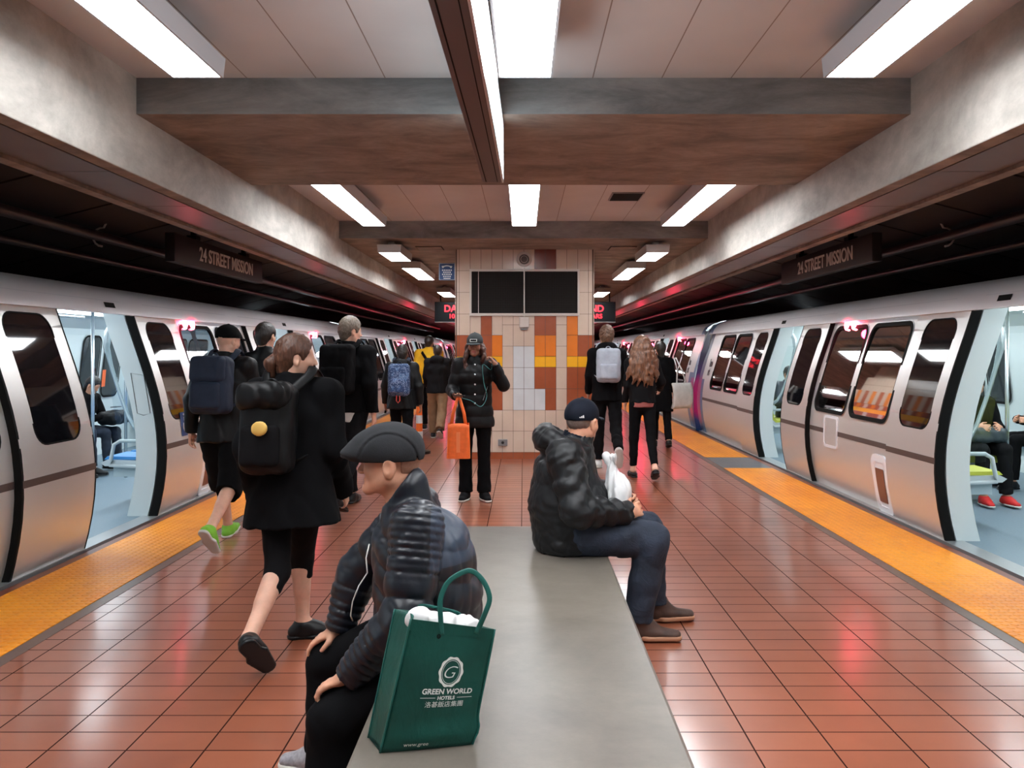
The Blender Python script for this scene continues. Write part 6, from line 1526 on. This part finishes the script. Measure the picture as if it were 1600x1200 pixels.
# ------------------------------------------------------------------ riders inside the trains
def sitter(x, y, F, label, H=1.66, topm=C_BLACK, botm=C_DEN, shoem=C_SHOE, sole=C_SHOE, skin=SK_A, hairm=H_DARK, hood=False, headdown=-.45, seat=.47, lean=.04, legf=.42, female=False, headx=0, h=.011, armf=.22, pitch=0, name='person'):
    F = unit((*F, 0)); lat = np.cross(F, V3(0, 0, 1)); o = V3(0, 0, 0); J = {'H': H, 'lat': lat, 'fwd': F}
    pel = V3(0, 0, seat+.10); up = unit(V3(0, 0, 1)+F*lean); J['pel'] = pel; J['waist'] = pel+up*.13; J['chest'] = pel+up*.30; J['neck'] = pel+up*.46; J['head'] = pel+up*.60+F*.045; J['hF'] = unit(F+V3(0, 0, headdown)+lat*headx); J['hU'] = V3(0, 0, 1)
    for g, k in ((-1, 'L'), (1, 'R')):
        J['sh'+k] = pel+up*.415+lat*g*.165; J['el'+k] = J['sh'+k]+F*.08+lat*g*.05-V3(0, 0, .26); J['wr'+k] = J['el'+k]+F*armf-lat*g*.10+V3(0, 0, .03); J['hd'+k] = unit(F*.8-lat*g*.6+V3(0, 0, .1)); J['hn'+k] = unit(-lat*g*.6+V3(0, 0, -.2)-F*.2)
        J['hip'+k] = pel+lat*g*.09-V3(0, 0, .02); J['kn'+k] = pel+F*legf+lat*g*.11-V3(0, 0, .03); J['an'+k] = J['kn'+k]+F*.03-V3(0, 0, J['kn'+k][2]-.09); J['fd'+k] = unit(F+lat*g*.1); J['fu'+k] = V3(0, 0, 1)
    r = empty(name, (x, y, .004), label=label, cat='person'); body(J, r, skin, h, female=female, eyes=False, lips=False, hands=(dict(curl=40), dict(curl=40))); top(J, r, topm, h, build=1.02, thick=.03, sleeve=(.070, .058), hood=hood, hem=.04, hemcut=False)
    bottom(J, r, botm, h, leg=(.09, .07, .062, .062)); shoes(J, r, shoem, sole=sole, h=.008)
    hair_short(J, r, hairm, h=.008, puff=.006, back=-.12 if female else -.055); return r, J
# left car, bench along the far wall
sitter(-5.70, 10.02, (1, 0), 'seated rider in jeans and black shoes, nearest the door leaf inside the left car', topm=C_BLACK)
r, J = sitter(-5.76, 10.82, (1, -.12), 'seated woman in black looking down at her phone inside the left car', female=True, headdown=-.7, armf=.24, lean=.22, hood=True, H=1.5, seat=.40)
t = empty('shoulder_bag', (-5.33, 10.82, .60), label='black bag on the lap of the woman looking at her phone', cat='bag')
v = Vol(V3(-.25, -.25, -.12), V3(.25, .25, .25), .008); v.box((.0, 0, .06), (.14, .20, .085), None, .07, 0); v.wrinkle(.008, 18, 3); v.mesh('bag_body', C_BLACKN, t)
t = empty('phone', (-5.29, 10.80, .80), label='phone in the hands of the seated woman inside the left car', cat='phone'); mb = MB(); mb.box(-.04, .04, -.07, .07, -.004, .004); mb.build('phone_body', M_BLK, t)
# right car
r, J = sitter(4.63, 8.60, (.0, -1), 'seated rider in black with bright red shoes inside the right car', botm=C_BLACK2, shoem=cloth('shoe_red', srgb(196, 40, 40), .6), sole=C_RUB, h=.009, headdown=-.5, legf=.40)
for k in 'LR':
    an, fd = J['an'+k], J['fd'+k]; rt = np.cross(fd, V3(0, 0, 1)); g = -1 if k == 'L' else 1
    mb = MB(); mb.tube([tuple(an-V3(0, 0, .028)+rt*s2*.047+fd*x) for s2, x in ((-1, -.03),)]+[tuple(an-V3(0, 0, .045)+rt*-.048+fd*.02), tuple(an-V3(0, 0, .022)+rt*-.046+fd*.08)], [.003, .008, .003], 6); mb.build('shoe_swoosh', C_WHITE, r)
t = empty('handbag', (4.63, 8.30, .64), label='dark leather bag on the lap of the rider with red shoes', cat='bag'); v = Vol(V3(-.25, -.2, -.12), V3(.25, .2, .25), .008); v.box((0, 0, .05), (.17, .10, .075), None, .05, 0); v.wrinkle(.006, 20, 6); v.mesh('bag_body', mat('leather_slate', srgb(52, 62, 68), .4), t)
sitter(5.86, 9.25, (-1, -.1), 'seated rider in black with crossed sleeves on the far side of the right car', topm=C_BLACK, botm=C_BLACK, legf=.5, h=.009)
sitter(4.10, 12.95, (.25, -1), 'young seated rider in a dark navy jacket behind the middle door of the right train', topm=C_NAVY, botm=C_BLACK2, hairm=H_DARK, h=.010, sole=C_RUB)
